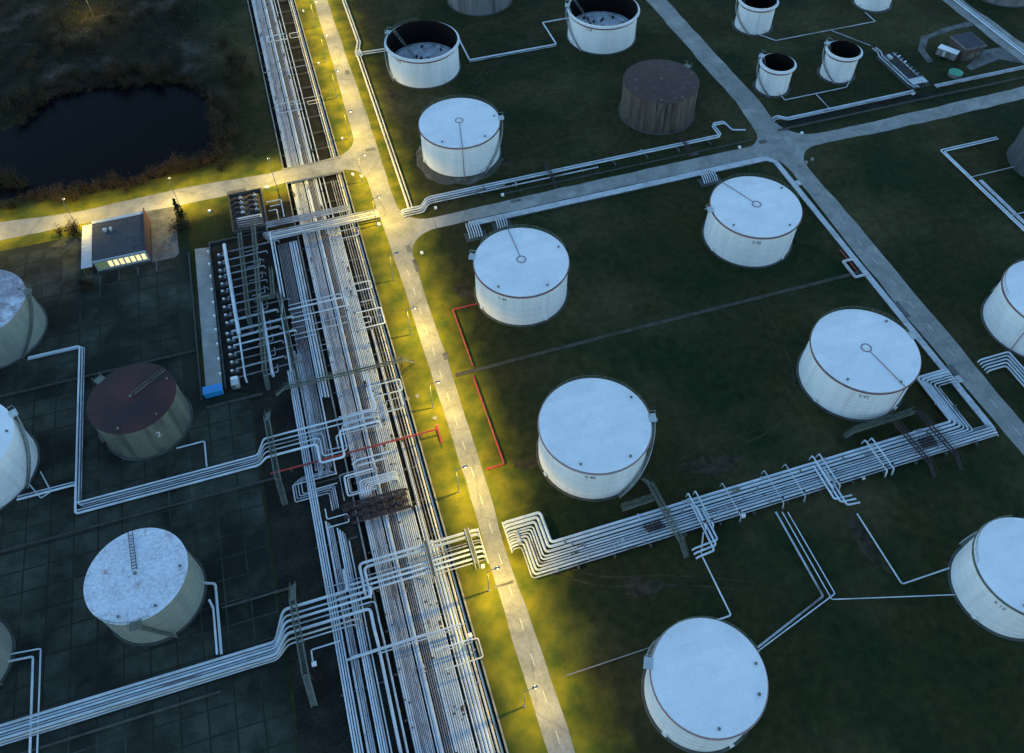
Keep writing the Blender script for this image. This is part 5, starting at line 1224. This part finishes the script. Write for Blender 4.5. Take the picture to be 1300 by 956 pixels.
along([(0, 262), (60, 250), (110, 243), (165, 232), (205, 222), (240, 214)], 46, 1.0, 1.6, (0, 1, 3, 4), (.7, 1.25), .3, 'tawny bare scrub bush on the bank between pond and lit road', 'scrub bushes on the near pond bank')
along([(205, 219), (240, 208), (262, 205), (290, 205)], 16, 1.5, 1.5, (0, 2, 3), (.9, 1.3), .2, 'reddish scrub bush at the lit pond corner', 'scrub bushes at the lit pond corner')
along([(275, 185), (283, 160), (290, 130), (300, 95), (292, 60)], 26, 2.2, 2.5, (2, 5, 0), (.8, 1.4), .6, 'tall bare bush between pond and pipe track', 'bushes between pond and pipe track', 'from the road end')
along([(0, 145), (40, 118), (90, 102), (160, 95), (230, 94)], 34, 2.5, 2.0, (0, 3, 2, 1), (.8, 1.5), .7, 'dark bush on the far bank of the pond', 'bushes on the far pond bank')
along([(0, 62), (60, 58), (100, 70), (30, 90), (150, 30), (210, 22), (260, 15)], 30, 6, 5, (0, 3, 1, 5), (.8, 1.5), .7, 'dark bush in the rough ground beyond the pond', 'bushes in the rough ground')
along([(5, 215), (15, 235), (0, 245)], 8, 2, 2, (5, 2), (1.0, 1.5), .6, 'tall grey bush at the left edge of the pond', 'bushes at the left pond edge')
along([(72, 300), (86, 292), (97, 300), (85, 285)], 7, .6, .6, (0, 2, 3), (.8, 1.2), .3, 'bare bush left of the control building', 'bushes beside the control building')
along([(283, 245), (286, 247)], 2, .3, .3, (4,), (.9, 1.1), 1.0, 'low green bush at the pump pit corner', 'bushes at the pump pit')
along([(105, 375), (118, 362), (100, 362)], 5, .8, .8, (3, 4), (.8, 1.1), .8, 'dark bush below the control building', 'bushes below the control building')
along([(20, 156), (70, 118), (130, 106), (190, 103), (243, 103), (264, 125)], 40, 1.0, .8, (4, 1, 3), (.8, 1.3), .8, 'dark low bush at the far water edge', 'bushes at the far water edge')
along([(268, 125), (280, 165), (276, 190), (262, 205), (240, 213)], 26, 1.0, 1.0, (4, 1, 0), (.7, 1.1), .4, 'low bush at the right water edge', 'bushes at the right water edge')
# conifer
cx_, cy_ = S(231, 277); t = empty('conifer', (cx_, cy_, 0)); tag(t, 'dark pointed conifer on the lawn beside the control building', 'tree')
b = MB(); b.tube([(0, 0, 0), (.05, 0, 6.6)], .14, 6, True, .02); b.build('trunk', BARK, t)
rs = random.Random(3); b = MB()
for lv in range(15):
    z = .7+.41*lv; rr = 1.75*(1-lv/15.5)*rs.uniform(.8, 1.15)
    for k in range(9):
        a = rs.uniform(0, 6.28); e = (rr*math.cos(a), rr*math.sin(a), z-.25*rr)
        b.tube([(0, 0, z), e], .03, 3, False, .01)
        for _ in range(14):
            f = rs.uniform(.15, 1); leafquad(b, (e[0]*f+rs.gauss(0, .08), e[1]*f+rs.gauss(0, .08), z+(e[2]-z)*f+rs.gauss(0, .07)), rs.uniform(.08, .17), rs)
b.build('crown', NEEDLE, t)
cx_, cy_ = S(228, 292); 
shrub(cx_, cy_, 3, 1.25, True, 'round dark bush at the foot of the conifer', 'lawn bushes'); shrub(cx_+1.6, cy_+.3, 3, 1.0, True, 'smaller dark bush beside the round one by the conifer', 'lawn bushes')
# grass clumps: rough tussocks on verge, bank and fields (nobody could count them)
rs = random.Random(5); b = MB()
def tuft(x, y, s_):
    z = gz(x, y); n_ = 5
    for k in range(n_):
        a = rs.uniform(0, 6.28); l = s_*rs.uniform(.5, 1.2); w_ = .05*s_+.03; n = len(b.v); c_, s2 = math.cos(a), math.sin(a)
        b.v += [(x-s2*w_, y+c_*w_, z), (x+s2*w_, y-c_*w_, z), (x+c_*l*.7, y+s2*l*.7, z+l)]; b.f.append((n, n+1, n+2))
for _ in range(9000):
    x, y = rs.uniform(-120, -14), rs.uniform(188, 300)
    if inpoly(x, y, POND): continue
    tuft(x, y, rs.uniform(.3, .9))
for _ in range(2600):
    q = rs.random()
    x, y = rs.uniform(17.8, 118), rs.uniform(20, 250)
    if 144 < y < 158.5 or 51 < y < 59 or (6 < x < 12.5 and 174 < y < 183.5): continue
    if any(math.hypot(x-a, y-c) < 12.3 for a in (39, 98) for c in (26, 74.4, 120.2, 174, 216.5)): continue
    tuft(x, y, rs.uniform(.12, .3))
tag(b.build('grass_tussocks', mat('dry_grass', (.07, .062, .02), (.045, .055, .018), .2, .95, world=True, spec=.1)), 'rough grass tussocks on verges, fields and pond bank', 'grass', kind='stuff')
for o in list(COL.objects):
    if 'label' in o and len(o['label'].replace('-', ' ').split()) > 16: print('LONG', len(o['label'].split()), o['label'])
    if o.type == 'MESH' and o.parent is None and 'kind' not in o and 'category' not in o: print('UNTAGGED', o.name)
